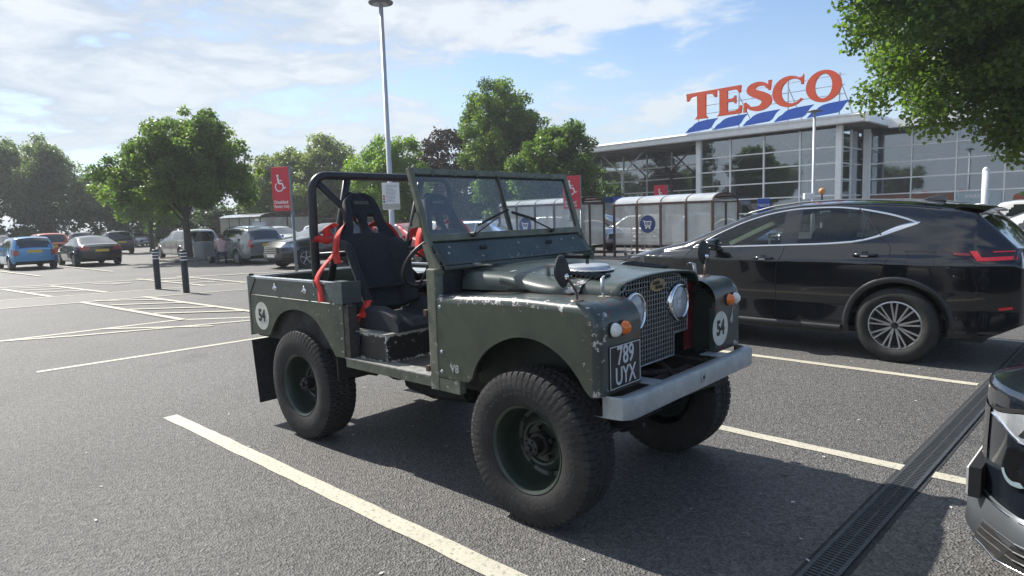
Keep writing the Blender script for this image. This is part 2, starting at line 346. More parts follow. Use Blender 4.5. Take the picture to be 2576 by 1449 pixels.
def marking(lines, w=.1, z=.004, name='road_marking'):
    mb = MB()
    for a, b in lines: strip(mb, a, b, w, z); z += .0007
    return tag(obj(name, mb, LINE, fix=False), kind='structure')
marking([((-2.88, 5.265), (.60, 2.07))], .115)
marking([((-1.55, 7.60), (2.29, 3.71))], .10); marking([((2.40, 3.60), (3.6, 2.42))], .10)
marking([((-1.15, 10.57), (3.97, 5.43))], .10); marking([((4.07, 5.33), (5.6, 3.8))], .1)
marking([((.6, 12.2), (5.70, 7.03))], .10); marking([((-5.36, 7.15), (-2.6, 9.78))], .10)
marking([((-7.48, 9.34), (-5.71, 10.95)), ((-5.71, 10.95), (-3.4, 11.0))], .1)
marking([((-7.46, 9.31), (-6.64, 9.57)), ((-6.62, 9.54), (-3.2, 11.1)), ((-6.52, 10.17), (-4.74, 10.12))], .1, .008)
marking([((-9.49, 14.18), (-5.6, 10.91)), ((-8.51, 14.88), (-4.4, 11.4)), ((-9.29, 14.34), (-7.69, 14.15)), ((-8.37, 13.42), (-6.84, 13.43)), ((-7.51, 12.56), (-5.77, 12.53)), ((-6.61, 11.83), (-4.92, 11.8))], .12, .012)
WALK = mat('walkway asphalt', (.135, .128, .117), .66, noise=.35, nscale=30, bump=.5, bscale=90)
g = MB(); g.add([(-24.0, 5.3, .003), (8, 24.7, .003), (8, 26.8, .003), (-24, 7.9, .003)], [(0, 1, 2, 3)])
tag(obj('footpath', g, WALK, fix=False), kind='structure')
marking([((-17.0, 9.55), (2, 21.05)), ((-18.5, 11.2), (2, 23.27))], .1, .009)
marking([((-14.32, 18.15), (-11.18, 15.63)), ((-13.41, 18.79), (-10.2, 16.25)), ((-13.35, 17.57), (-12.31, 17.66)), ((-12.54, 16.82), (-11.18, 16.95)), ((-14.1, 18.3), (-12.9, 18.4))], .12, .013)
marking([((-11.73, 20.28), (-8.13, 17.17)), ((-10.76, 20.87), (-7.27, 17.71)), ((-14.71, 18.58), (-4.63, 22.6)), ((-11.2, 19.9), (-10.2, 19.95)), ((-10.3, 19.1), (-9.3, 19.1)), ((-9.4, 18.3), (-8.4, 18.3))], .12, .017)
marking([((-12.24, 18.91), (-11.12, 18.84)), ((-11.5, 18.6), (-11.12, 18.84)), ((-9.37, 20.68), (-8.61, 20.85)), ((-5.2, 16.6), (-2, 13.9)), ((-4.2, 17.1), (-1, 14.4))], .12, .021)
marking([((-21.11, 26.77), (-16.71, 22.98)), ((-20.65, 29.62), (-14.88, 24.2)), ((-25, 26.5), (-20, 22.1)), ((-14.6, 31.5), (-10, 27.4)), ((-9.5, 27.6), (-6, 24.5)), ((0, 26), (4, 22)), ((5.0, 22.4), (9, 18.6)), ((-2, 29.5), (2.2, 25.4))], .1, .025)
# slot drain with ribbed cast grating
DR = mat('drain iron', (.075, .082, .088), .5, .3, noise=.3, nscale=25)
g = MB(); e = Vector((.712, .702, 0)); q = Vector((-.702, .712, 0)); o0 = Vector((1.27, 2.605, 0))
dt = thing('drainage_channel', 'long ribbed slot drain running across the tarmac beside the dark car at lower right', 'drain', (1.27, 2.605, 0), math.atan2(.702, .712))
g.box(-3.5, 14, -.066, .066, .001, .003); obj('channel', g, mat('drain pit', (.012, .012, .013), .9, noise=.3), dt)
g = MB(); g.box(-3.5, 14, -.068, -.050, .003, .012); g.box(-3.5, 14, .050, .068, .003, .012); obj('frame', g, DR, dt)
g = MB()
x = -3.5
while x < 10: g.box(x, x+.011, -.050, .050, .003, .0115); x += .025
g.box(-3.5, 10, -.004, .004, .0035, .0105)
tag(obj('grating', g, DR, dt), kind='stuff')
SEAL = mat('bitumen seal', (.03, .031, .033), .8, noise=.4, nscale=8, bump=.4)
g = MB(); strip(g, tuple((o0-e*3.4+q*.080)[:2]), tuple((o0+e*12+q*.080)[:2]), .022, .002); strip(g, tuple((o0-e*3.4-q*.080)[:2]), tuple((o0+e*12-q*.080)[:2]), .022, .0025)
tag(obj('bitumen_seal', g, SEAL, fix=False), kind='structure')
hz_ = bpy.data.materials.new('haze air'); hz_.use_nodes = True; ht = hz_.node_tree; ht.nodes.clear(); ho = ht.nodes.new('ShaderNodeOutputMaterial'); hp = ht.nodes.new('ShaderNodeVolumePrincipled')
hp.inputs['Color'].default_value = (.92, .95, 1, 1); hp.inputs['Density'].default_value = .0009; hp.inputs['Anisotropy'].default_value = .35; ht.links.new(hp.outputs[0], ho.inputs['Volume'])
g = MB().box(-265, 265, -95, 425, -1, 17); tag(obj('haze', g, hz_), kind='stuff')
# fallen petals and grit
g = MB()
for i in range(190):
    a, d = random.uniform(-.75, .95), random.uniform(2.2, 13)**1; x, y = d*math.tan(a*.85), d
    r_ = random.uniform(.004, .013); t = random.uniform(0, 6.28); z = .006+.0004*random.random()
    g.add([(x+r_*1.5*math.cos(t), y+r_*1.5*math.sin(t), z), (x-r_*.7*math.sin(t), y+r_*.7*math.cos(t), z+.003), (x-r_*1.4*math.cos(t), y-r_*1.4*math.sin(t), z), (x+r_*.7*math.sin(t), y-r_*.7*math.cos(t), z+.001)], [(0, 1, 2, 3)])
tag(obj('petals', g, mat('petal', (.62, .6, .55), .7, noise=.2), fix=False), label='pale petals and grit scattered thinly over the tarmac', cat='petals', kind='stuff')
# ================================================================== the open 4x4
GREEN = (.056, .070, .044)
LRP = mat('weathered green paint', GREEN, .43, noise=.38, nscale=4.5, bump=.05, bscale=9, coat=.12, col2=(.036, .044, .032), wear=((.16, .022, .018), (.30, .30, .28)))
LRP2 = mat('bluish green paint', (.046, .062, .055), .34, noise=.4, nscale=5, bump=.04, bscale=9, coat=.15, wear=((.14, .03, .02), (.5, .51, .5)))
OLIVE = mat('olive frame paint', (.150, .158, .115), .55, noise=.35, nscale=14, wear=((.16, .12, .08), (.42, .42, .38)))
GALV = mat('galvanised steel', (.40, .44, .46), .42, .35, noise=.22, nscale=11, bump=.05, bscale=30)
GALVD = mat('dull galvanised patch', (.10, .125, .125), .42, .35, noise=.25, nscale=9)
BLKP = mat('chipped black paint', (.016, .017, .019), .42, noise=.3, nscale=9, wear=((.10, .09, .08), (.55, .55, .54)))
INT = mat('dark cab interior', (.02, .021, .02), .75, noise=.5, nscale=9)
def wear(o, fn):
    me = o.data; a = me.attributes.new('wear', 'FLOAT', 'POINT')
    a.data.foreach_set('value', [float(fn(v.co)) for v in me.vertices]); return o
LR = thing('open_off_road_vehicle', 'dark green open-topped vintage 4x4 with number 54 roundels and roll bar', 'off-road car', (.5588, 3.7057, 0), -.7404)
WB = 2.1664; XW = (0, -WB)
def interp(pts, x):
    if x <= pts[0][0]: return pts[0][1]
    for (a, b), (c, d) in zip(pts, pts[1:]):
        if x <= c: return b+(d-b)*(x-a)/max(1e-9, c-a)
    return pts[-1][1]
def S_(t): t = max(0, min(1, t)); return t*t*(3-2*t)

# ---- wheels and tyres
def tyre_mesh(Rt=.40, W=.235, Rr=.215, nseg=600):
    # profile across the tyre: (y, r, tread?) outer face toward -y
    hw = W/2; prof = [(-hw*.80, Rr), (-hw*.93, Rr+.02), (-hw*1.02, Rr+.055), (-hw*1.05, Rr+.095), (-hw*1.02, Rt-.055), (-hw*.985, Rt-.040), (-hw*.985, Rt-.032), (-hw*.95, Rt-.020), (-hw*.90, Rt-.008)]
    prof += [(y, Rt-.008*(abs(y)/hw)**2) for y in np.linspace(-hw*.84, 0, 9)]
    prof = prof+[(-y, r) for y, r in prof[::-1][1:]]
    P = []
    for y, r in prof:
        row = []
        for j in range(nseg+1):
            th = 2*math.pi*j/nseg; rr = r; yy = y; a = abs(y)/hw; k = 60*th/(2*math.pi)
            if r > Rt-.024 or a < .86:   # tread blocks: staggered cross grooves and circumferential channels
                lane = 0 if a < .18 else 1 if a < .52 else 2; ph = (k*(1 if lane < 2 else 1)+lane*.45+(.35 if y > 0 else 0)+a*.5) % 1
                if ph < .20: rr -= .009
                if .18 < a < .27 or .54 < a < .62: rr -= .011
            elif Rt-.058 < r < Rt-.035:   # shoulder lugs running down the sidewall
                ph = (k*1.0+.9) % 1
                if ph < .42: yy *= 1.010
            row.append((rr*math.sin(th), yy, rr*math.cos(th)))
        P.append(row)
    return MB().grid(P)
TYR = mat('worn tyre rubber', (.022, .021, .0205), .78, noise=.35, nscale=7, bump=.15, bscale=60)
RIM = mat('green steel rim', (.022, .034, .024), .38, noise=.3, nscale=9, coat=.1)
HUBM = mat('greasy hub metal', (.035, .035, .035), .45, .6, noise=.5, nscale=30)
tmb = tyre_mesh()
tyre_me = None
def lr_wheel(x, side, far=False):
    global tyre_me
    wh = bpy.data.objects.new('wheel', None); COL.objects.link(wh); wh.parent = LR; wh.location = (x, side*.66, .398); wh.rotation_euler = (0, 0, math.pi if side > 0 else 0)
    if tyre_me is None: o = obj('tyre', tmb, TYR, wh, angle=28); tyre_me = o.data
    else: o = obj('tyre', tyre_me, TYR, wh)
    o.rotation_euler = (0, 1.1*x+side, 0)
    g = MB().lathe([(.232, -.098), (.2255, -.108), (.2205, -.104), (.211, -.098), (.207, -.088), (.2, -.07), (.196, -.035), (.19, .02), (.178, .045), (.16, .052), (.150, .040), (.135, .022), (.115, .012), (.105, .016), (.098, .03), (.075, .034), (0, .034)], 64)
    obj('rim', g, RIM, wh, angle=35)
    for k in range(8):   # slots between rim and disc
        t = k*math.pi/4+.2; obj('rim_slot', MB().obox((.168*math.cos(t), .046, .168*math.sin(t)), (.008*math.cos(t), 0, .008*math.sin(t)), (0, .004, 0), (-.017*math.sin(t), 0, .017*math.cos(t))), black_print, wh)
    g = MB().lathe([(.062, .03), (.062, -.004), (.058, -.010), (.044, -.012), (.044, -.055), (.048, -.057), (.048, -.070), (.036, -.078), (.020, -.080), (.018, -.094), (.012, -.098), (0, -.099)], 28)
    for k in range(6): t = k*math.pi/3; g.tube([(.039*math.cos(t), -.05, .039*math.sin(t)), (.039*math.cos(t), -.085, .039*math.sin(t))], .0065, 6)
    obj('hub', g, HUBM, wh, angle=30)
    for k in range(5):
        t = k*2*math.pi/5+.4; c = (.082*math.cos(t), .028, .082*math.sin(t))
        obj('wheel_nut', MB().tube([c, (c[0], -.004, c[2])], .0125, 6), HUBM, wh)
    return wh
for x in XW:
    for s in (-1, 1): lr_wheel(x, s)
# raised sidewall lettering on the near tyres
for x in XW:
    me = MB()
    rub = mat('tyre lettering', (.05, .047, .044), .7, noise=.2)
    for s_, a0 in (('OPEN COUNTRY', 205), ('OPEN COUNTRY', 25)):
        k = len(s_)
        for i, ch in enumerate(s_):
            if ch == ' ': continue
            ang = R(a0+i*8.2); c = Vector((x+math.cos(ang)*-.300, -.7805, .398+math.sin(ang)*.300)); up_ = Vector((-math.cos(ang), 0, math.sin(ang))); rt = Vector((math.sin(ang), 0, math.cos(ang)))
            if rt.cross(up_).y > 0: rt = -rt
            t_ = textmesh(ch, .05, .0006, .0016); T = Matrix((rt, up_, rt.cross(up_))).transposed().to_4x4(); T.translation = c; t_.transform(T)
            o_ = len(me.v); me.v += [tuple(v.co) for v in t_.vertices]; me.f += [tuple(q+o_ for q in p.vertices) for p in t_.polygons]
    obj('tyre_lettering', me, rub, LR)

# ---- front wings
archF = [(-.63, .682), (-.412, .682), (-.375, .700), (-.354, .735), (-.334, .785), (-.268, .861), (-.174, .921), (-.057, .962), (.06, .967), (.158, .942), (.251, .892), (.322, .827), (.368, .765), (.40, .735), (.43, .728)]
def dense(pts):
    pp = smoothpath([(a, 0, b) for a, b in pts], 4); o_ = []; lx = -9
    for p in pp:
        if p.x > lx+.001: o_.append((p.x, p.z)); lx = p.x
    return o_
archF = dense(archF)
def wing(s):
    r = .04; xc, zc_, rx, rz = .335, 1.035, .118-r, .120-r
    def topz(x): return 1.143+.018*S_((x+.63)/.6)-r-.006*S_((x-.0)/.3)
    prof = [(x, topz(x), 0, 1) for x in np.linspace(-.63, xc, 38)]
    zt = prof[-1][1]; rz = zt-zc_
    for k in range(1, 13): a = math.pi/2*k/12; prof.append((xc+rx*math.sin(a), zc_+rz*math.cos(a), math.sin(a), math.cos(a)))
    xe = xc+rx
    for z in np.linspace(zc_, .735, 14)[1:]: prof.append((xe+.0*(zc_-z), z, 1, 0))
    P = []
    for x, z, nx, nz in prof[:50]:
        lo = interp(archF, x); P.append([(x, s*.765, lo+(z-lo)*j/12) for j in range(13)])
    g = MB().grid(P); g2 = MB(); P = []
    for x, z, nx, nz in prof:
        row = [(x+r*math.sin(R(f))*nx, s*(.725+r*math.cos(R(f))), z+r*math.sin(R(f))*nz) for f in range(0, 91, 15)]
        yi = .41
        for j in range(1, 12): row.append((x+r*nx, s*(.725+(yi-.725)*j/11), z+r*nz))
        P.append(row)
    g2.grid(P)
    # folded arch lip
    lip = [(x, z) for x, z in archF if z > .67][1:-1]
    g.grid([[(x, s*.765, z) for x, z in lip], [(x, s*.745, z+.002) for x, z in lip]])
    g2.grid([[(xe+r, s*.41, z), (xe+r-.02, s*.41, z)] for z in np.linspace(1.03, .735, 6)])
    o_side = obj('wing_side', g, LRP, LR, angle=40); o = obj('wing_top', g2, LRP2, LR, angle=40); pa = o.data.attributes.new('primer', 'FLOAT', 'POINT'); pa.data.foreach_set('value', [1. if (v.co.z > 1.12 and abs(v.co.y) < .68) or (v.co.x > .40 and abs(v.co.y) < .66) else 0. for v in o.data.vertices])
    def wv(p):
        v = .12; d = abs(abs(p.y)-.755)+abs(p.z-1.135)
        if p.x < .32 and abs(p.y) > .7 and p.z > 1.10: v = .365 if s < 0 else .28
        if p.z > 1.13 and abs(p.y) < .62: v = .40 if s < 0 else .3
        if p.x > .30 and abs(p.y) > .70: v = .24
        if p.x > .40 and p.z > .95: v = .33
        if p.x > .25 and p.x < .42 and p.z > 1.0 and abs(p.y) < .6: v = .34
        if p.z < .78 and p.x > .3: v = .42
        return v
    wear(o, wv); wear(o_side, lambda p: .12 if p.z > .80 and p.x < .36 and p.z < 1.09 else .27)
    # inner wing wall and dark wheel box
    g = MB(); g.prism([(-.6, 1.12), (.30, 1.12), (.40, 1.06), (.445, .98), (.445, .74), (.10, .74), (.0, .60), (-.6, .60)], s*.480, s*.486)
    obj('inner_wing', g, mat('dark inner wing', (.018, .026, .020), .6, noise=.3), LR); g = MB().box(.415, .442, min(s*.412, s*.482), max(s*.412, s*.482), .74, .99); obj('wing_return', g, LRP2, LR)
    wear(LR.children[-1] if False else bpy.data.objects[o.name], wv) if False else None
    g = MB(); g.box(-.62, .40, s*.42, s*.74, 1.08, 1.085) if s > 0 else g.box(-.62, .40, s*.74, s*.42, 1.08, 1.085)
    g.prism([(-.60, 1.08), (-.60, .66), (-.58, .66), (-.58, 1.08)], s*.42, s*.74); obj('wheel_box', g, INT, LR)
    return o
wing(-1); wing(1)
# red radiator side panels seen between grille and far wing
RED = mat('old red primer', (.16, .014, .016), .5, noise=.5, nscale=14, wear=((.22, .16, .12), (.4, .38, .35)))
for s in (-1, 1):
    o = obj('radiator_side_panel', MB().box(.27, .276, min(s*.37, s*.405), max(s*.37, s*.478), .74, 1.14), RED, LR)

# ---- bonnet
def bw(x): return .575-.145*((x+.62)/.96)
def bzc(x): return 1.286-.046*S_((x+.62)/.96*1.0)
def bz(x, y):   # top height
    u = min(1, abs(y)/bw(x)); return bzc(x)-.034*u**2.2
def bonnet_row(x, lo=1.158):
    W_ = bw(x); r = .07; H = []
    for y in np.linspace(0, W_-r, 12): H.append((y, bz(x, y)))
    zs = H[-1][1]
    for k in range(1, 8): a = math.pi/2*k/7; H.append((W_-r+r*math.sin(a), zs-r*.85*(1-math.cos(a))-.012*k/7))
    H.append((W_, (H[-1][1]+lo)/2)); H.append((W_, lo))
    return [(x, -y, z) for y, z in H[::-1]]+[(x, y, z) for y, z in H[1:]]
P = [bonnet_row(x) for x in np.linspace(-.615, .335, 40)]; last = P[-1]
P.append([(p[0]+.006, p[1]*.995, p[2]-.004) for p in last]); P.append([(p[0], p[1]*.985, p[2]-.012) for p in last])
g = MB().grid(P); bonnet = obj('bonnet', g, LRP2, LR, angle=50)
wear(bonnet, lambda p: .22 if p.x > .30 else (.16 if p.z < 1.2 else .12))
obj('bonnet_edge_seal', MB().tube([Vector(p)+Vector((-.004, 0, -.010)) for p in last[::1]], .006, 6), black_rubber, LR)
# side bulge (opened-out hump) on the near edge of the bonnet
def bulge(s):
    P = []
    for t in np.linspace(0, 1, 22):
        x = -.36+.50*t; o_ = .075*S_(t*1.25)*(1-.75*S_((t-.78)/.22)); W_ = bw(x); z0 = bz(x, W_-.12)+.003; drop = .028*S_(t*1.6)
        P.append([(x, s*(W_-.13), z0), (x, s*(W_-.07+o_*.2), z0-.004-o_*.1), (x, s*(W_-.01+o_*.7), z0-.022-drop*.4), (x, s*(W_+.008+o_), z0-.045-drop), (x, s*(W_+.004+o_*.9), z0-.060-drop), (x, s*(W_-.03), z0-.066-drop)])
    o = obj('bonnet_bulge', MB().grid(P), LRP2, LR, smooth=True); wear(o, lambda p: .15+(.25 if abs(p.x+.36) < .04 or p.x > .09 else 0)); return o
bulge(-1)
obj('bonnet_gap_shade', MB().box(-.30, .12, -.535, -.47, 1.156, 1.168), INT, LR)  # dark box standing in for the shade in the gap under the bulge
for x in np.linspace(-.33, .13, 9):
    obj('rivet', MB().dome((x, -(bw(x)-.105), bz(x, bw(x)-.12)+.003), .0055, (0, 0, 1), .6, 8, 3), GALV, LR)
obj('rubber_buffer', MB().box(-.19, -.13, -.235, -.215, bz(-.15, .2)+.000, bz(-.15, .2)+.014), black_rubber, LR)
# pull handles
for s in (-1, 1):
    y = s*.405; g = MB(); z0 = bz(0, .4); x0 = -.125
    g.box(x0, x0+.010, y-.014, y+.014, z0, z0+.062); g.box(x0+.095, x0+.105, y-.014, y+.014, z0, z0+.062); g.box(x0-.004, x0+.109, y-.015, y+.015, z0+.0625, z0+.070)
    obj('bonnet_handle', g, mat('worn steel strap', (.34, .33, .31), .35, .8, noise=.5, nscale=30), LR)
    g = MB(); g.box(x0-.045, x0+.0, y-.02, y+.02, z0-.002, z0+.008); g.box(x0+.106, x0+.15, y-.02, y+.02, z0-.002, z0+.008); obj('handle_foot', g, mat('rusty steel', (.10, .055, .035), .8, noise=.5, nscale=25), LR)
    # louvres
    for k in range(9):
        x = -.07+.030*k; yy = s*.315; zz = bz(x, .315)
        obj('louvre', MB().obox((x, yy, zz+.007), (.010, 0, .006), (0, .062, 0), (-.002, 0, .0045)), black_print, LR)
    # sprung bonnet catch
    y = s*.478; g = MB(); g.tube([(.292, y-s*-.006, 1.156), (.290, y+s*.012, 1.18)], .006, 8); g.tube([(.290, y+s*.012, 1.18), (.284, y+s*.004, 1.245)], .0095, 10); g.tube([(.284, y+s*.004, 1.245), (.272, y-s*.03, 1.252)], .006, 8)
    obj('bonnet_catch', g, GALV, LR, smooth=True); obj('catch_plate', MB().box(.262, .318, y-.016, y+.02, 1.153, 1.158), mat('chipped cream metal', (.45, .42, .34), .6, noise=.6, nscale=40), LR)
    obj('catch_hook', MB().dome((.27, y-s*.034, 1.243), .012, (0, 0, 1), 1, 8, 4), dark_metal, LR)
# air cleaner lid poking through the bonnet
c = (-.04, -.155, bz(0, .14)-.006); g = MB().lathe([(.148, .004), (.150, .010), (.134, .013), (.126, .017), (.122, .030), (.112, .036), (.03, .042), (0, .042)], 48, c, 'z')
obj('air_cleaner_lid', g, mat('polished alloy lid', (.50, .52, .54), .35, .6, noise=.25, nscale=12), LR, angle=30)
obj('wing_nut', MB().tube([(c[0], c[1], c[2]+.042), (c[0], c[1], c[2]+.066)], .010, 8), dark_metal, LR)

# ---- grille
WIRE = mat('grille wire', (.38, .39, .39), .5, .5, noise=.3, nscale=30)
def inside(y, z):
    y = abs(y)
    if z < .745 or z > 1.225-.05*(y/.37)**2: return False
    if y > .372: return False
    return z > .87 or y < .212
g = MB(); st = .0262
for k in range(-14, 15):
    y = k*st; zs = [z for z in np.arange(.745, 1.24, .004) if inside(y, z)]
    if zs: g.box(.2925, .2955, y-.0019, y+.0019, zs[0], zs[-1])
z = .745
while z < 1.235:
    ys = [y for y in np.arange(-.373, .374, .003) if inside(y, z)]
    if ys: g.box(.2885, .2915, ys[0], ys[-1], z-.0019, z+.0019)
    z += st
tag(obj('grille_mesh', g, WIRE, LR), kind='stuff')
fr = [(-.212, .742), (.212, .742), (.212, .865), (.235, .868), (.373, .868), (.375, 1.12)]+[(.372*math.cos(R(a)) if 0 else .375-.07*(1-math.cos(R(a))), 1.12+.045*math.sin(R(a))) for a in range(15, 91, 15)]
fr += [(y, 1.228-.05*(y/.37)**2) for y in np.linspace(.28, 0, 6)]
fr += [(-y, z) for y, z in fr[::-1][1:-2]]
obj('grille_frame', MB().tube([(.292, y, z) for y, z in fr], .0045, 6, closed=True), WIRE, LR)
obj('radiator', MB().box(.20, .215, -.37, .37, .72, 1.14), INT, LR)
for s in (-1, 1):
    hc = (.30, s*.238, 1.047)
    g = MB().lathe([(.086, -.045), (.112, -.05), (.116, -.02), (.110, .014), (.102, .024), (.094, .026), (.090, .020)], 48, hc, 'x'); hl = obj('headlight', g, chrome, LR, smooth=True)
    g = MB().dome((.315, s*.238, 1.047), .092, (1, 0, 0), .22, 40, 6)
    m_ = glass('headlamp glass', (.93, .96, .97), .38, (.85, .88, .90), 1.6); obj('lens', g, m_, hl, smooth=True)
    g = MB().lathe([(.09, .012), (.07, -.02), (.03, -.045), (0, -.05)], 32, hc, 'x'); obj('reflector', g, mat('lamp reflector', (.75, .77, .80), .18, .9, noise=.15, nscale=40), hl, smooth=True)
    # side lamp and indicator on the wing front
    xf = .4535
    for nm, y, m_ in (('side_lamp', s*.651, mat('clear lamp plastic', (.72, .72, .68), .25, noise=.1, nscale=30, coat=.6)), ('indicator_lamp', s*.571, mat('amber lamp plastic', (.78, .17, .012), .25, noise=.15, nscale=30, coat=.6))):
        l_ = obj(nm, MB().dome((xf+.008, y, 1.032), .034, (1, 0, 0), 1.05, 20, 7), m_, LR, smooth=True); obj('lamp_base', MB().tube([(xf-.001, y, 1.032), (xf+.009, y, 1.032)], .036, 20), black_rubber, l_)
bd = obj('badge', MB().prism([(.02+.086*math.cos(t), 1.166+.036*math.sin(t)) for t in np.linspace(0, 2*math.pi, 28, endpoint=False)], .298, .303, 'yz'), mat('brass badge', (.32, .27, .16), .35, .8, noise=.4, nscale=60), LR)
text('badge_lettering', 'LAND', .026, mat('badge enamel', (.02, .02, .018), .4), bd, (.3045, .005, 1.177), (0, 1, 0), (0, 0, 1), .0008); text('badge_lettering', 'ROVER', .026, MATS['badge enamel'], bd, (.3045, .035, 1.153), (0, 1, 0), (0, 0, 1), .0008)
# ---- number plate and roundels
pc = (.4555, -.557, .852)
npm = obj('number_plate', MB().box(.4545, .4585, -.557-.132, -.557+.132, .752, .957), black_print, LR, bevel=.002)
g = MB(); y0, y1, z0, z1 = -.557-.129, -.557+.129, .755, .954
for a in ((y0, y1, z0, z0+.004), (y0, y1, z1-.004, z1), (y0, y0+.004, z0+.004, z1-.004), (y1-.004, y1, z0+.004, z1-.004)): g.box(.4586, .4594, *a)
SILV = mat('plate silver', (.58, .59, .60), .45, noise=.08); obj('plate_border', g, SILV, npm)
text('plate_lettering', '789', .122, SILV, npm, (.4592, -.557, .901), (0, 1, 0), (0, 0, 1), .0018, squeeze=.80); text('plate_lettering', 'UYX', .118, SILV, npm, (.4592, -.557, .805), (0, 1, 0), (0, 0, 1), .0012, squeeze=.74)
CRM = mat('cream roundel', (.60, .60, .53), .55, noise=.18, nscale=14)
def roundel(c, nx, r, xd):
    n_ = Vector(nx); xd = Vector(xd); up_ = Vector((0, 0, 1)); vs = [Vector(c)+xd*r*math.cos(t)+up_*r*math.sin(t) for t in np.linspace(0, 2*math.pi, 40, endpoint=False)]
    g = MB(); k = len(vs); g.add(vs+[v+n_*.0012 for v in vs], [(i, (i+1) % k, k+(i+1) % k, k+i) for i in range(k)]+[tuple(range(2*k-1, k-1, -1))])
    o = obj('race_number_roundel', g, CRM, LR); text('race_number', '54', r*1.18, black_print, o, Vector(c)+n_*.0022, xd, up_, .0045, squeeze=.86)
roundel((-2.665, -.7665, .866), (0, -1, 0), .107, (1, 0, 0)); roundel((.4545, .471, .872), (1, 0, 0), .101, (0, 1, 0))
text('engine_lettering', 'V8', .062, mat('pale vinyl', (.36, .38, .36), .5, noise=.15), LR, (-.50, -.7668, .742), (1, 0, 0), (0, 0, 1), .0015)
ret = [(.4555, y, z) for y, z in ((.60, .90), (.625, .945), (.640, .99), (.646, .985), (.640, .94), (.645, .90), (.63, .88))]
obj('torn_sticker', MB().add(ret, [tuple(range(len(ret)))]), mat('pale sticker', (.35, .36, .34), .6, noise=.3, nscale=30), LR)

# ---- bumper, front chassis horns
P = []
for y in np.linspace(-.703, .703, 41):
    e_ = max(0, (abs(y)-.65)/.055); x = .565-.035*e_**2; row = [(x-.055, y, .734), (x-.008, y, .734), (x-.002, y, .731), (x, y, .725), (x, y, .640), (x-.003, y, .634), (x-.055, y, .631)]; P.append(row)
P = [[(p[0]-.0, p[1], p[2]) for p in r] for r in P]
P = [[(r[0]-.10, (1 if r[1] > 0 else -1)*.712, r[2]) for r in P[0]], [(r[0]-.035, (1 if r[1] > 0 else -1)*.710, r[2]) for r in P[0]]]+P+[[(r[0]-.035, .710, r[2]) for r in P[-1]], [(r[0]-.10, .712, r[2]) for r in P[-1]]]
bmp = obj('front_bumper', MB().grid(P), GALV, LR, angle=35, solid=.004)
g = MB().lathe([(0.0, .0), (.012, .0), (.014, .008), (.026, .008), (.027, .002)], 8, (.566, .017, .690), 'x'); obj('bumper_boss', g, GALV, bmp)
obj('bumper_hole', MB().tube([(.56, .017, .690), (.5745, .017, .690)], .008, 12), black_print, bmp)
for s in (-1, 1):
    obj('chassis_horn', MB().box(-.2, .508, s*.36-.035, s*.36+.035, .60, .70), dark_metal, LR); obj('horn_plate', MB().box(.40, .52, s*.37-.05, s*.37+.05, .7345, .738), GALV, LR)
g = MB(); g.box(.32, .36, -.32, .32, .63, .67); g.box(.44, .48, -.33, .33, .62, .65); g.bar((.1, -.3, .70), (.48, .30, .665), .03, .02); g.bar((.1, .3, .70), (.48, -.05, .665), .03, .02); obj('front_crossmember', g, mat('rusty brown steel', (.06, .04, .032), .8, noise=.5, nscale=14), LR)
g = MB(); g.tube([(.48, -.10, .60), (.44, .55, .545)], .014, 8); g.tube([(.12, -.6, .36), (.12, .6, .36)], .016, 8); obj('track_rod', g, dark_metal, LR)

# ---- underbody
g = MB()
for s in (-1, 1): g.box(-2.8, .3, s*.34-.04, s*.34+.04, .50, .61)
for x in (-2.75, -1.9, -1.3, -.7): g.box(x, x+.07, -.34, .34, .50, .60)
obj('chassis', g, dark_metal, LR)
for x in XW:
    g = MB().tube([(x, -.62, .398), (x, .62, .398)], .045, 12); g.dome((x-.02, .14, .398), .15, (1, 0, 0), .8, 16, 5); g.dome((x+.02, .14, .398), .15, (-1, 0, 0), .8, 16, 5); obj('axle', g, dark_metal, LR, smooth=True)
    for s in (-1, 1):
        for k in range(4): L_ = .46-.07*k; obj('spring_leaf', MB().tube([Vector((x+L_*t, s*.40, .52-.05*(1-t*t)-.012*k)) for t in np.linspace(-1, 1, 9)], .018-.002*k, 4), dark_metal, LR)
g = MB(); g.box(-1.50, -1.05, -.50, -.30, .55, .64); g.tube([(-.9, -.25, .45), (-1.25, -.25, .42), (-1.5, -.25, .45)], .09, 12); g.tube([(-.6, .1, .45), (-2.0, .1, .43)], .04, 8); g.box(-.9, -.3, -.2, .25, .42, .62); g.tube([(-1.6, -.5, .52), (-2.7, -.45, .46)], .028, 8); obj('gearbox_and_exhaust', g, dark_metal, LR)

# ---- bulkhead, door pillars, sills, floor
SC = LRP2
P = []
for t in np.linspace(0, 1, 9):
    x, z = -.730+.125*t, 1.432-.150*t-.0*t; P.append([(x, y, z) for y in np.linspace(-.705, .705, 31)])
o = obj('scuttle_panel', MB().grid(P), SC, LR, smooth=True, solid=.004); wear(o, lambda p: .18+(.16 if p.z < 1.31 else 0))
g = MB(); g.tube([(-.608, -.70, 1.284), (-.608, .70, 1.284)], .013, 8); g.tube([(-.618, -.70, 1.305), (-.618, .70, 1.305)], .007, 6); obj('scuttle_rail', g, SC, LR, smooth=True)
for x_, y_ in ((-.69, -.33), (-.69, .30)): obj('vent_hinge', MB().obox((x_+.012, y_, 1.385), (.004, 0, -.006), (0, .028, 0), (.002, 0, .007)), black_rubber, LR)
for y_ in (-.62, .45, .58, .0): obj('scuttle_bolt', MB().dome((-.668 if y_ < 0 else -.69, y_, 1.365 if y_ < 0 else 1.395), .009, (.7, 0, .7), .6, 8, 3), GALV, LR)
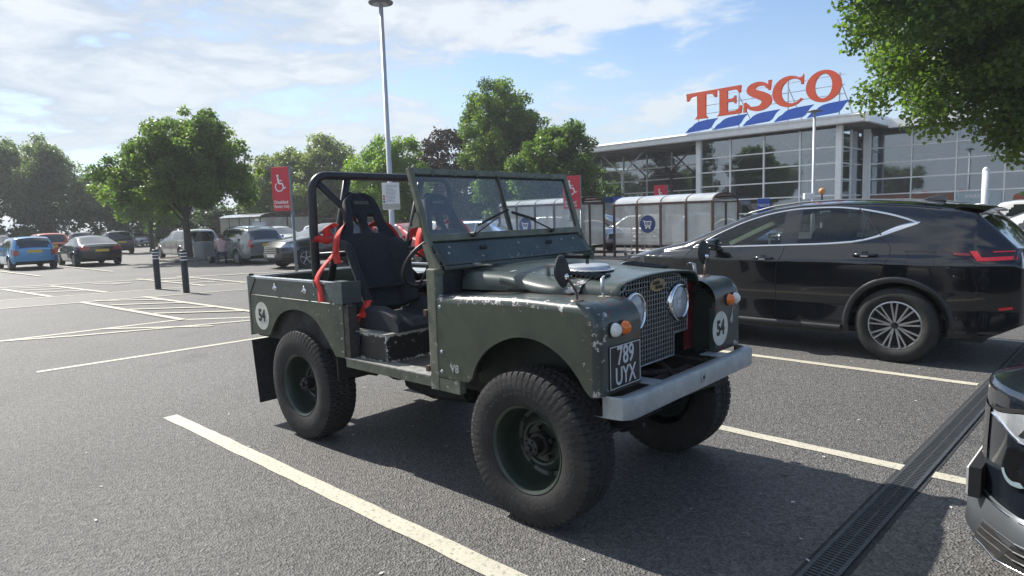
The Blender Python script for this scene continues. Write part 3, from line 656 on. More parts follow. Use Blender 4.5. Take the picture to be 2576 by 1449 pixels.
for y_ in (-.47, .42): obj('bonnet_hinge', MB().obox((-.56, y_, 1.29), (.06, .01, 0), (0, .018, 0), (0, 0, .004)).tube([(-.60, y_-.03, 1.294), (-.60, y_+.03, 1.294)], .009, 8), mat('bare hinge metal', (.32, .30, .26), .5, .6, noise=.5, nscale=30), LR)
g = MB(); g.box(-.62, -.60, -.56, .56, 1.16, 1.27); g.box(-.66, -.64, -.70, .70, .66, 1.30); obj('bulkhead', g, INT, LR)
for s in (-1, 1):
    y0, y1 = sorted((s*.700, s*.7665))
    o = obj('door_pillar', MB().box(-.705, -.636, y0, y1, .60, 1.285), OLIVE, LR, bevel=.006); wear(o, lambda p: .42 if p.z < .72 else .15)
    y0, y1 = sorted((s*.715, s*.762))
    o = obj('sill', MB().box(-1.56, -.706, y0, y1, .612, .668), OLIVE, LR, bevel=.004); wear(o, lambda p: .25)
    o = obj('sill_end', MB().box(-.635, -.47, y0, y1, .600, .676), OLIVE, LR, bevel=.004); wear(o, lambda p: .28)
    y0, y1 = sorted((s*.66, s*.766))
    obj('sill_tread', MB().box(-1.56, -.706, y0, y1, .669, .677), mat('bare worn alloy', (.42, .42, .39), .45, .5, noise=.6, nscale=18), LR)
    for z_ in (.70, 1.02): obj('door_hinge', MB().box(-.735, -.7055, min(s*.745, s*.775), max(s*.745, s*.775), z_, z_+.035), mat('rusty steel', (.10, .055, .035), .8), LR, bevel=.003)
for x_, z_ in ((-.60, 1.079), (-.60, .827), (-.605, .715)): obj('wing_bolt', MB().dome((x_, -.7655, z_), .011, (0, -1, 0), .7, 10, 3), GALV, LR)
obj('cab_floor', MB().box(-1.22, -.64, -.70, .70, .655, .668), mat('scuffed cab floor', (.10, .10, .095), .6, .3, noise=.5, nscale=12), LR)
# seat box
g = MB()
P = []
for y in np.linspace(-.70, .70, 40): P.append([(-1.195, y, z) for z in np.linspace(.669, .846, 8)])
g.grid(P); P = []
for x in np.linspace(-1.60, -1.195, 16): P.append([(x, -.70, z) for z in np.linspace(.669, .846, 8)])
g.grid(P); P = []
for x in np.linspace(-1.60, -1.195, 16): P.append([(x, y, .847) for y in np.linspace(-.70, .70, 40)])
g.grid(P); o = obj('seat_box', g, BLKP, LR)
wear(o, lambda p: .80 if (p.z > .838) else (.66 if p.z > .825 else (.62 if p.z < .685 else (.5 if abs(p.x+1.2) < .012 and abs(p.y+.7) < .012 else .2))))
obj('seat_box_lid', MB().box(-1.62, -1.185, -.715, .715, .848, .854), mat('bare worn alloy', (.42, .42, .39), .45), LR)

# ---- rear tub
archR = [(-2.852, .705), (-2.849, .713), (-2.688, .720), (-2.605, .720), (-2.565, .732), (-2.535, .762), (-2.515, .785), (-2.475, .831), (-2.421, .879), (-2.337, .921), (-2.213, .948), (-2.09, .947), (-1.973, .926), (-1.896, .888), (-1.835, .839), (-1.765, .77), (-1.70, .70), (-1.672, .672), (-1.56, .672)]
archR = dense(archR)
for s in (-1, 1):
    P = []
    for x in sorted(set([a for a, b in archR]+list(np.linspace(-2.852, -1.56, 40)))): lo = interp(archR, x); P.append([(x, s*.7655, lo+(1.020-lo)*j/8) for j in range(9)])
    g = MB().grid(P); g.grid([[(x, s*.7655, z) for x, z in archR[1:-1]], [(x, s*.745, z+.002) for x, z in archR[1:-1]]])
    g.grid([[(x, s*.7655, 1.02), (x, s*.7675, 1.024), (x, s*.764, 1.027)] for x in np.linspace(-2.852, -1.56, 20)])
    o = obj('tub_lower_side', g, LRP, LR, angle=30); wear(o, lambda p: .22)
    P = [[(x, s*.762, z) for z in np.linspace(1.024, 1.152, 5)] for x in np.linspace(-2.852, -1.56, 30)]
    o = obj('tub_upper_side', MB().grid(P), LRP2, LR); wear(o, lambda p: .15)
    y0, y1 = sorted((s*.722, s*.7655))
    obj('tub_capping', MB().box(-2.86, -1.66, y0, y1, 1.152, 1.168), GALV, LR, bevel=.002)
    y0, y1 = sorted((s*.70, s*.767))
    g = MB(); ys, yd = s*.7635, s*.7685
    g.prism([(-1.555, 1.172), (-1.745, 1.166), (-1.745, 1.11), (-1.66, 1.028), (-1.555, 1.028)], ys, yd); g.box(-1.56, -1.552, min(s*.62, yd), max(s*.62, yd), 1.03, 1.172); g.box(-1.66, -1.56, y0, y1, 1.1725, 1.176)
    obj('front_corner_capping', g, GALVD, LR)
    g = MB(); g.prism([(-2.864, 1.170), (-2.745, 1.166), (-2.755, 1.13), (-2.84, 1.03), (-2.842, .72), (-2.864, .70)], ys, yd); g.box(-2.866, -2.862, min(s*.70, yd), max(s*.70, yd), .70, 1.15)
    obj('rear_corner_capping', g, GALVD, LR)
    obj('inner_side', MB().box(-2.84, -1.60, min(s*.71, s*.716), max(s*.71, s*.716), .70, 1.15), INT, LR)
    g = MB(); y0, y1 = sorted((s*.48, s*.745)); g.box(-2.56, -1.70, y0, y1, .955, .965); g.box(-1.70, -1.69, y0, y1, .50, .96); obj('wheel_box', g, INT, LR)
    o = obj('tub_front_post', MB().box(-1.555, -1.500, min(s*.70, s*.764), max(s*.70, s*.764), .672, 1.02), mat('grimy post', (.05, .045, .04), .7, noise=.6, nscale=20), LR)
    P = [[(-2.86+.06*t, s*y, .66-.50*t) for y in np.linspace(.50, .77, 4)] for t in np.linspace(0, 1, 8)]
    obj('mudflap', MB().grid(P), black_rubber, LR, solid=.008)
for x_ in (-2.443, -2.027):
    g = MB().dome((x_, -.762, 1.094), .022, (0, -1, 0), .5, 14, 4); g.bar((x_-.012, -.772, 1.09), (x_+.010, -.776, 1.092), .016, .012); g.tube([(x_+.004, -.762, 1.118), (x_+.004, -.770, 1.118)], .009, 8); obj('hood_cleat', g, chrome, LR, smooth=True)
for x_, z_ in ((-1.585, 1.0), (-1.585, .90), (-1.585, .80), (-1.585, .71), (-1.90, 1.072), (-1.74, 1.125), (-1.70, 1.075)): obj('tub_rivet', MB().dome((x_, -.766, z_), .0065, (0, -1, 0), .6, 8, 3), GALV, LR)
for x_ in np.linspace(-2.6, -1.75, 9): obj('capping_rivet', MB().dome((x_, -.744, 1.168), .006, (0, 0, 1), .6, 6, 2), GALV, LR)
g = MB(); g.box(-2.86, -2.85, -.70, .70, .70, 1.15); o = obj('tailgate', g, LRP, LR); obj('tailgate_capping', MB().box(-2.872, -2.845, -.70, .70, 1.152, 1.164), GALV, LR)
obj('tailgate_pin', MB().tube([(-2.85, -.74, 1.168), (-2.85, -.74, 1.185)], .018, 12), black_rubber, LR)
obj('tub_floor', MB().box(-2.85, -1.60, -.71, .71, .69, .70), INT, LR)
g = MB(); g.box(-1.69, -1.62, -.70, .70, 1.10, 1.11); g.box(-2.6, -2.05, .20, .62, .97, 1.12); obj('rear_locker', g, BLKP, LR); obj('locker_lid', MB().box(-2.62, -2.03, .18, .64, 1.121, 1.132), GALV, LR)

# ---- windscreen
def WS(y, t, off=0.): # t: 0 bottom rail, 1 top edge
    return Vector((-.735-.135*t+off, y, 1.432+.423*t+off*.32))
def wsbar(y0, t0, y1, t1, w_, h_, off=0): return MB().bar(WS(y0, t0, off), WS(y1, t1, off), w_, h_, (1, 0, .32))
WSF = lambda p: .16
for nm, a in (('windscreen_top_rail', (-.73, .955, .73, .955, .038, .030)), ('windscreen_bottom_rail', (-.715, .045, .715, .045, .042, .032))): wear(obj(nm, wsbar(*a), OLIVE, LR, bevel=.004), WSF)
for s in (-1, 1): wear(obj('windscreen_side_rail', wsbar(s*.712, -.06, s*.716, 1.0, .036, .030, .001), OLIVE, LR, bevel=.004), WSF)
wear(obj('windscreen_centre_rail', wsbar(0, .09, 0, .91, .020, .022), OLIVE, LR), WSF); obj('centre_seal', wsbar(-.008, .09, -.008, .91, .012, .026), black_rubber, LR)
obj('top_seal', wsbar(-.69, .90, .69, .90, .008, .018), black_rubber, LR); obj('edge_seal', wsbar(.692, .08, .694, .91, .008, .020), black_rubber, LR)
WG = glass('dusty windscreen', (.90, .94, .94), .17, (.50, .56, .58), 1.0)
for a, b in ((-.694, -.012), (.012, .694)):
    g = MB().add([WS(a, .08), WS(b, .08), WS(b, .91), WS(a, .91)], [(0, 1, 2, 3)]); obj('windscreen_pane', g, WG, LR)
for y in (-.56, -.38, -.19, .19, .38, .56): obj('hood_clip', MB().obox(WS(y, .925, .016), (.004, 0, 0), (0, .008, 0), (0, .004, .012)), OLIVE, LR)
for s in (-1, 1):
    g = MB(); yo = s*.727
    g.prism([(-.735, 1.42), (-.770, 1.42), (-.70, 1.245), (-.655, 1.245), (-.625, 1.29), (-.705, 1.40)], yo-.004, yo+.004); g.bar((-.735, yo, 1.46), (-.645, yo, 1.25), .012, .02)
    wear(obj('windscreen_arm', g, OLIVE, LR), WSF); obj('arm_bolt', MB().tube([(-.64, s*.70, 1.262), (-.64, s*.752, 1.262)], .014, 10), OLIVE, LR)
    g = MB(); g.prism([(-.83, 1.515), (-.765, 1.515), (-.775, 1.57), (-.790, 1.605), (-.805, 1.60), (-.835, 1.545)], s*.736, s*.742); g.box(-.84, -.77, min(s*.735, s*.775), max(s*.735, s*.775), 1.515, 1.522); wear(obj('hood_bracket', g, OLIVE, LR), WSF)
    # wiper
    piv = WS(s*.376, .05, .03); g = MB().tube([piv-Vector((.02, 0, 0)), piv+Vector((.014, 0, 0))], .016, 10)
    tip = WS(.015+(0.0 if s < 0 else .01), .40 if s < 0 else .345, .030); mid_ = piv.lerp(tip, .62)+Vector((.008, 0, .006)); g.tube([piv+Vector((.01, 0, 0)), mid_], .005, 6)
    wp = obj('wiper', g, plastic, LR)
    bl0 = WS(-.30, .19, .018) if s < 0 else WS(.24, .24, .018); g = MB().bar(bl0, WS(.0 if s < 0 else .03, .40 if s < 0 else .36, .018), .014, .012, (1, 0, .3)); obj('wiper_blade', g, black_rubber, wp)

# ---- roll cage
CAGE = mat('satin black tube', (.018, .019, .022), .38, noise=.15, nscale=10)
hx = -2.035
path = [(hx, -.655, .72), (hx, -.655, 1.5), (hx, -.65, 1.77)]+[(hx, -.65+.12*(1-math.cos(R(a))), 1.775+.12*math.sin(R(a))) for a in range(15, 91, 15)]
path += [(hx, y, 1.895) for y in (-.3, 0, .3)]+[(hx, .65-.12*(1-math.cos(R(a))), 1.775+.12*math.sin(R(a))) for a in range(90, 0, -15)]+[(hx, .65, 1.77), (hx, .655, 1.5), (hx, .655, .72)]
obj('roll_hoop', MB().tube(path, .031, 16), CAGE, LR, smooth=True)
for s in (-1, 1): obj('cage_backstay', MB().tube([(hx, s*.35, 1.89), (-2.50, s*.35, .72)], .027, 12), CAGE, LR, smooth=True)
obj('cage_diagonal', MB().tube([(hx, -.60, 1.84), (hx, .60, .80)], .026, 12), CAGE, LR, smooth=True)
obj('harness_bar', MB().tube([(hx, -.65, 1.33), (hx, .65, 1.33)], .020, 12), CAGE, LR, smooth=True)

# ---- bucket seats
FAB = mat('black seat cloth', (.012, .015, .023), .85, noise=.25, nscale=60, bump=.15, bscale=400); FAB.node_tree.nodes['Principled BSDF'].inputs['Sheen Weight'].default_value = .08
REDW = mat('red webbing', (.60, .035, .025), .6, noise=.15, nscale=50)
def seat(yc):
    g = MB(); lean = Vector((-.42, 0, .907)).normalized(); nrm = Vector((.907, 0, .42)).normalized(); base = Vector((-1.60, yc, .96)); Lb = .865
    hwp = [(0, .215), (.12, .225), (.30, .245), (.46, .262), (.515, .255), (.545, .235), (.60, .175), (.66, .158), (.74, .146), (.80, .125), (.84, .085), (.865, .03)]
    nu, nv = 40, 60; P = []; keep = []
    for j in range(nv+1):
        t = Lb*j/nv; h = interp(hwp, t); row = []
        for i in range(nu+1):
            u = -1+2*i/nu; y = u*h; bol = .115*S_((abs(u)-.62)/.38)*(1-S_((t-.42)/.10))*(1 if t > .0 else 1)+.035*S_((abs(u)-.5)/.5)*S_((t-.5)/.1)
            pad = .014*math.cos(u*math.pi*.5)+.05*math.sin(min(1, t/.4)*math.pi)*0
            cv = .05*math.cos(t/.5*math.pi*.5) if t < .5 else 0
            row.append(base+lean*t+Vector((0, y, 0))+nrm*(bol+pad-cv*.6+.02*S_((t-.55)/.3)))
        P.append(row)
    for row in P: g.v += [tuple(p) for p in row]
    for j in range(nv):
        t = Lb*(j+.5)/nv; h = interp(hwp, t)
        for i in range(nu):
            y = (-1+2*(i+.5)/nu)*h
            if .565 < t < .69 and .028 < abs(y) < .098+(.69-t)*.15: continue
            k = j*(nu+1)+i; g.f.append((k, k+1, k+nu+2, k+nu+1))
    b_ = obj('seat_back', g, FAB, LR, smooth=True, solid=.055); b_.modifiers.new('soft', 'SUBSURF').levels = 1; b_.modifiers['soft'].render_levels = 1
    P = []
    for i in range(19):
        u = -1+2*i/18; y = yc+u*.265; row = []
        for j in range(15):
            t = j/14; x = -1.66+.50*t; z = .925+.115*S_((abs(u)-.55)/.35)*(1-.55*S_((t-.65)/.35))-.03*math.sin(t*math.pi)+.02*S_(t-.6)-.05*S_((t-.93)/.07)
            if abs(u) > .94: z -= .035
            row.append((x, y, z))
        P.append(row)
    bot = [[(p[0], p[1]*1, .858) for p in (r[0], r[-1])] for r in P]
    g = MB().grid(P)
    g.grid([r for r in ([(*p[:2], .858) for p in P[0]], P[0])]); g.grid([P[-1], [(*p[:2], .858) for p in P[-1]]]); g.grid([[r[-1] for r in P], [(r[-1][0], r[-1][1], .858) for r in P]]); g.grid([[r[0] for r in P], [(r[0][0], r[0][1], .858) for r in P]])
    obj('seat_cushion', g, FAB, LR, angle=60)
    # embroidered maker's logo on the head rest
    c_ = base+lean*.775+nrm*.072; LG = mat('grey embroidery', (.13, .125, .11), .8)
    fo = obj('logo_frame', MB().bar(c_+Vector((0, -.068, 0)), c_+Vector((0, .068, 0)), .002, .034, lean), mat('dark logo patch', (.03, .03, .032), .8), LR)
    text('seat_logo', 'SPARCO', .030, LG, fo, c_+nrm*.003, (0, 1, 0), lean, .0012)
    return base, lean, nrm
seat(-.365); seat(.365)
def strap(path, side, w_=.05, n=5, name='harness_strap', m_=REDW):
    pp = smoothpath(path, n); k = len(pp)
    if isinstance(side[0], (tuple, list)): sd_ = [tuple(Vector(side[0]).lerp(Vector(side[1]), i/(k-1))) for i in range(k)]
    else: sd_ = side
    return obj(name, MB().ribbon([tuple(p) for p in pp], sd_, w_), m_, LR, smooth=True, solid=.003)
for yc in (-.365, .365):
    for s in (-1, 1):
        # over the shoulder, through the head-rest slots
        strap([(-1.99, yc+s*.05, 1.46), (-1.93, yc+s*.065, 1.50), (-1.88, yc+s*.12, 1.545), (-1.84, yc+s*.19, 1.525), (-1.815, yc+s*.245, 1.455), (-1.80, yc+s*.272, 1.36), (-1.78, yc+s*.272, 1.28 if s < 0 else 1.20)], ((.5, .0, .6), (.95, 0, .1)), .085)
# loose shoulder loops by the hoop post
strap([(-1.97, -.575, 1.465), (-1.985, -.59, 1.51), (-1.97, -.565, 1.545), (-1.95, -.53, 1.53)], ((.5, .8, .2), (.7, .5, .5)), .06); strap([(-1.94, -.56, 1.45), (-1.96, -.60, 1.432), (-1.985, -.645, 1.452), (-2.0, -.68, 1.445)], ((0, .2, 1), (.5, .2, .8)), .048)
strap([(-2.10, .25, 1.44), (-2.14, .36, 1.47), (-2.10, .42, 1.40), (-2.05, .36, 1.34)], (.2, 0, 1), .09)
# long belt over the tub side
strap([(-1.80, -.63, 1.44), (-1.79, -.655, 1.36), (-1.80, -.69, 1.315)], (1, .3, 0), .03); strap([(-1.79, -.68, 1.325), (-1.82, -.73, 1.26), (-1.835, -.772, 1.185), (-1.80, -.778, 1.11), (-1.79, -.778, 1.03)], (1, .15, .1), .052, 6)
obj('harness_buckle', MB().bar((-1.865, -.785, 1.175), (-1.85, -.785, 1.13), .014, .006), silver, LR)
strap([(-1.50, -.60, 1.04), (-1.515, -.625, .985), (-1.53, -.645, .925)], ((1, .4, .1), (1, .3, 0)), .06); strap([(-1.53, -.65, .93), (-1.60, -.69, .90), (-1.66, -.70, .865)], (.3, 0, 1), .055)
obj('lap_buckle', MB().bar((-1.60, -.668, .99), (-1.585, -.66, .95), .03, .012), mat('rusty brown steel', (.06, .04, .032), .8), LR)
strap([(-1.49, -.708, .915), (-1.49, -.712, .84), (-1.495, -.712, .755)], (1, 0, 0), .055, name='seat_belt_pad', m_=FAB)
# ---- steering wheel, dash, extinguisher
sc_ = Vector((-1.13, -.37, 1.285)); ax = Vector((-.80, 0, .60)).normalized(); a_ = Vector((0, 1, 0)); b_ = ax.cross(a_)
obj('steering_wheel', MB().tube([sc_+(a_*math.cos(t)+b_*math.sin(t))*.20 for t in np.linspace(0, 2*math.pi, 40, endpoint=False)], .0135, 10, closed=True), plastic, LR, smooth=True)
g = MB(); g.tube([sc_-ax*.02, sc_-ax*.55], .02, 8)
for t in (90, 210, 330): g.bar(sc_, sc_+(a_*math.cos(R(t))+b_*math.sin(R(t)))*.195, .012, .01, ax)
obj('steering_column', g, dark_metal, LR)
g = MB().tube([(-1.50, -.02, .86), (-1.50, -.02, 1.10)], .052, 16); g.dome((-1.50, -.02, 1.10), .052, (0, 0, 1), .7, 16, 4); fe = obj('fire_extinguisher', g, mat('red enamel', (.45, .02, .015), .3, noise=.15, coat=.5), LR, smooth=True)
obj('extinguisher_label', MB().box(-1.445, -1.444, -.05, .01, .95, 1.02), white_print, fe); obj('extinguisher_valve', MB().box(-1.51, -1.47, -.035, -.005, 1.135, 1.17), dark_metal, fe)
g = MB(); g.tube([(-1.0, -.03, .68), (-1.08, -.05, 1.02)], .009, 6); g.dome((-1.08, -.05, 1.02), .02, (0, 0, 1), 1, 10, 4); g.tube([(-1.05, .04, .68), (-1.12, .05, .92)], .008, 6); obj('gear_lever', g, chrome, LR, smooth=True)
g = MB(); g.box(-.76, -.70, -.66, .66, 1.20, 1.36); obj('dashboard', g, BLKP, LR)
# ---- wing mirrors
MIRB = mat('mirror back', (.022, .022, .022), .6, noise=.3, nscale=40, bump=.3, bscale=90)
for s in (-1, 1):
    g = MB().tube(smoothpath([(.264, s*.665, 1.158), (.262, s*.668, 1.20), (.250, s*.705, 1.255), (.243, s*.72, 1.275)], 5), .0065, 8); g.lathe([(.0, .006), (.03, .005), (.034, 0)], 16, (.264, s*.665, 1.156), 'z')
    wm = obj('wing_mirror', g, mat('rusty chrome', (.16, .12, .10), .4, .7, noise=.6, nscale=30), LR, smooth=True)
    mb_ = MB().lathe([(0, .012), (.03, .010), (.062, .004), (.072, -.006), (.068, -.012)], 28, (0, 0, 0), 'x'); oo = obj('mirror_head', mb_, MIRB, wm, smooth=True); oo.location = (.232, s*.725, 1.30); oo.rotation_euler = (0, R(-6), R(-8*s)); oo.scale = (.9, .86, 1.08)
    obj('mirror_glass', MB().lathe([(0, -.0112), (.056, -.0112)], 28, (.232, s*.725, 1.30), 'x'), chrome, wm); obj('mirror_swivel', MB().dome((.245, s*.724, 1.275), .016, (1, 0, 0), 1, 12, 4), chrome, wm)
# ================================================================== modern cars
def paint(name, col, metal=.35, rough=.25):
    m = mat(name, col, rough, metal, coat=1.0); return m
CGL = mat('dark car glass', (.018, .022, .024), .04, spec=.8, coat=1.0)
CTRIM = mat('car trim plastic', (.02, .02, .021), .55, noise=.2, nscale=20)
HLM = mat('car headlamp', (.42, .45, .48), .12, .4, noise=.5, nscale=18, coat=1.)
TLM = mat('car tail lamp', (.35, .012, .012), .2, noise=.3, nscale=25, coat=1.)
YPL = mat('yellow plate', (.72, .50, .06), .4, noise=.05); WPL = mat('white plate', (.70, .70, .68), .4, noise=.05)
CTY = mat('car tyre', (.022, .022, .022), .8, noise=.3)
ALY = mat('alloy rim', (.50, .51, .53), .3, .85, noise=.1)
SHUT = mat('matt black underside', (.008, .008, .008), .9)
def inpoly(x, z, P):
    c = False; n = len(P)
    for i in range(n):
        (a, b), (d, e_) = P[i], P[i-1]
        if (b > z) != (e_ > z) and x < (d-a)*(z-b)/(e_-b)+a: c = not c
    return c
class Shape:
    def __init__(s, **k): s.__dict__.update(k); s.xm = (s.x0+s.x1)/2; s.L = s.x1-s.x0
    def hw(s, x):
        u = (x-s.xm)/(s.L/2); e_ = s.__dict__.get('ef', .74) if u > 0 else s.__dict__.get('er', .84); p = s.__dict__.get('pf', 4.5) if u > 0 else s.__dict__.get('pr', 7)
        return s.W*(1-(1-e_)*min(1, abs(u))**p)
    def sec(s, x, n1=12, n2=9, n3=9):
        zb, zs, zt = interp(s.bot, x), interp(s.belt, x), interp(s.top, x); hw = s.hw(x)
        zs = min(zs, zt-.03); zb = min(zb, zs-.05); k = max(0, min(1, (zt-zs)/.42)); rw = hw*.86*(1-k)+s.RW*k*(hw/s.W); rw = min(rw, hw*.9); cr = .022+.02*k
        out = []
        for i in range(n1+1):
            f = i/n1; z = zb+f*(zs-zb)
            if s.__dict__.get('crease'):
                zc = s.crease+.02*(x/3); 
                if z > zc: yy = 1-.095*((z-zc)/(max(zs-zc, .05)))**1.1
                elif z > .55: yy = 1-.022*((zc-z)/(zc-.55))
                else: yy = .978+.012*((.55-z)/.25) if z > .33 else .975-.03*((.33-z)/.15)
                # flare over the rear arch
                yy += .020*math.exp(-((x-0)/.5)**2)*(1 if z > .7 else .5)*(0 if z > 1.05 else 1)
            else: yy = 1-.06*(1-f/.5)**2 if f < .5 else 1-.05*((f-.5)/.5)**1.6
            out.append((hw*yy, z))
        y0 = out[-1][0]
        for i in range(1, n2+1): g_ = i/n2; out.append((y0+(rw-y0)*g_**1.12, zs+(zt-cr-zs)*math.sin(g_*math.pi/2*.9)/math.sin(math.pi/2*.9)))
        for i in range(1, n3+1): q = 1-i/n3; out.append((rw*q, zt-cr*q*q))
        return out
    def side_y(s, x, z):
        c = s.sec(x, 24, 16, 3)[:41]; zs_ = [p[1] for p in c]; ys_ = [p[0] for p in c]; return float(np.interp(z, zs_, ys_))
    def build(s, nx=70, n=(12, 9, 9), arch_r=.36, wx=(0,), classify=None, arch_z=.33):
        T = np.linspace(0, 1, nx+1); xs = s.x0+s.L*(.55*T+.45*(.5-.5*np.cos(math.pi*T))); n1, n2, n3 = n; nr = n1+n2+n3
        rings = [s.sec(x, *n) for x in xs]; parts = {}
        def put(lab, q): parts.setdefault(lab, MB()); m_ = parts[lab]; m_.q = getattr(m_, 'q', {}); ids = []
        V_ = []; 
        for x, c in zip(xs, rings):
            V_.append([(x, y, z) for y, z in c]); 
        def face(lab, pts):
            m_ = parts.get(lab)
            if m_ is None: m_ = parts[lab] = MB(); m_.key = {}
            ids = []
            for p in pts:
                k_ = (round(p[0], 5), round(p[1], 5), round(p[2], 5))
                if k_ not in m_.key: m_.key[k_] = len(m_.v); m_.v.append(p)
                if m_.key[k_] not in ids: ids.append(m_.key[k_])
            if len(ids) > 2: m_.f.append(tuple(ids))
        for i in range(nx):
            for j in range(nr):
                reg = 'low' if j < n1 else 'up' if j < n1+n2 else 'top'
                P = [V_[i][j], V_[i+1][j], V_[i+1][j+1], V_[i][j+1]]
                cx = sum(p[0] for p in P)/4; cy = sum(p[1] for p in P)/4; cz = sum(p[2] for p in P)/4
                if reg == 'low' and any((cx-a)**2+(cz-arch_z)**2 < arch_r**2 for a in wx): continue
                lab = classify(cx, cy, cz, reg)
                if lab is None: continue
                for sg in (1, -1): 
                    l2 = lab+('+' if sg > 0 else '-') if lab.split('#')[0] in ('side_window', 'headlight', 'tail_light', 'black_panel', 'rear_side_gloss') else lab
                    face(l2, [(p[0], sg*p[1], p[2]) for p in (P if sg < 0 else P[::-1])])
        for end, ring, x in ((-1, rings[0], s.x0), (1, rings[-1], s.x1)):
            m_ = 10
            for j in range(nr):
                for i in range(m_):
                    P = []
                    for jj, ii in ((j, i), (j, i+1), (j+1, i+1), (j+1, i)):
                        y = ring[jj][0]*(-1+2*ii/m_); P.append((x+end*s.__dict__.get('bulge', .07)*(1-(y/max(ring[jj][0], .01))**2)*(ring[jj][0]/ring[0][0]), y, ring[jj][1]))
                    cy = sum(p[1] for p in P)/4; cz = sum(p[2] for p in P)/4; lab = classify(x, abs(cy), cz, 'cap_f' if end > 0 else 'cap_r')
                    if lab is None: continue
                    if lab.split('#')[0] in ('headlight', 'tail_light'): lab += '+' if cy > 0 else '-'
                    face(lab, P if end > 0 else P[::-1])
        s.put_pts = V_; return parts
def wheel_parts(parent, x, y, r, w_, rim_r, spokes, rim_m=ALY, twin=False, tread=False):
    s = 1 if y > 0 else -1; wh = bpy.data.objects.new('wheel', None); COL.objects.link(wh); wh.parent = parent; wh.location = (x, y, r)
    g = MB().lathe([(rim_r, s*w_*.45), (rim_r+.015, s*w_*.52), ((rim_r+r)/2, s*w_*.56), (r-.015, s*w_*.47), (r, s*w_*.38), (r, -s*w_*.38), (r-.03, -s*w_*.5), (rim_r, -s*w_*.5)], 40); obj('tyre', g, CTY, wh, angle=40)
    g = MB().lathe([(rim_r+.004, s*w_*.47), (rim_r-.008, s*w_*.49), (rim_r-.016, s*w_*.42), (rim_r-.02, s*w_*.1)], 40)
    obj('rim', g, rim_m, wh, angle=40); obj('brake_disc', MB().lathe([(rim_r-.02, s*w_*.08), (0, s*w_*.08)], 24), mat('dark wheel back', (.015, .015, .016), .6), wh)
    g = MB(); n_ = spokes*(2 if twin else 1)
    for k in range(n_):
        if twin: base_ = 2*math.pi*(k//2)/spokes+.15; off = (.125 if k % 2 else -.125)*1.0; t0, t1 = base_+off*.3, base_+off
        else: t0 = t1 = 2*math.pi*k/spokes+.3
        p0 = (.03*math.cos(t0), s*w_*.40, .03*math.sin(t0)); p1 = ((rim_r-.01)*math.cos(t1), s*w_*.45, (rim_r-.01)*math.sin(t1)); g.bar(p0, p1, .016 if twin else .03, .022 if twin else .035, (0, 1, 0))
    g.lathe([(0, s*w_*.47), (.028, s*w_*.46), (.034, s*w_*.40)], 20); sp__ = obj('spokes', g, rim_m, wh)
    return wh
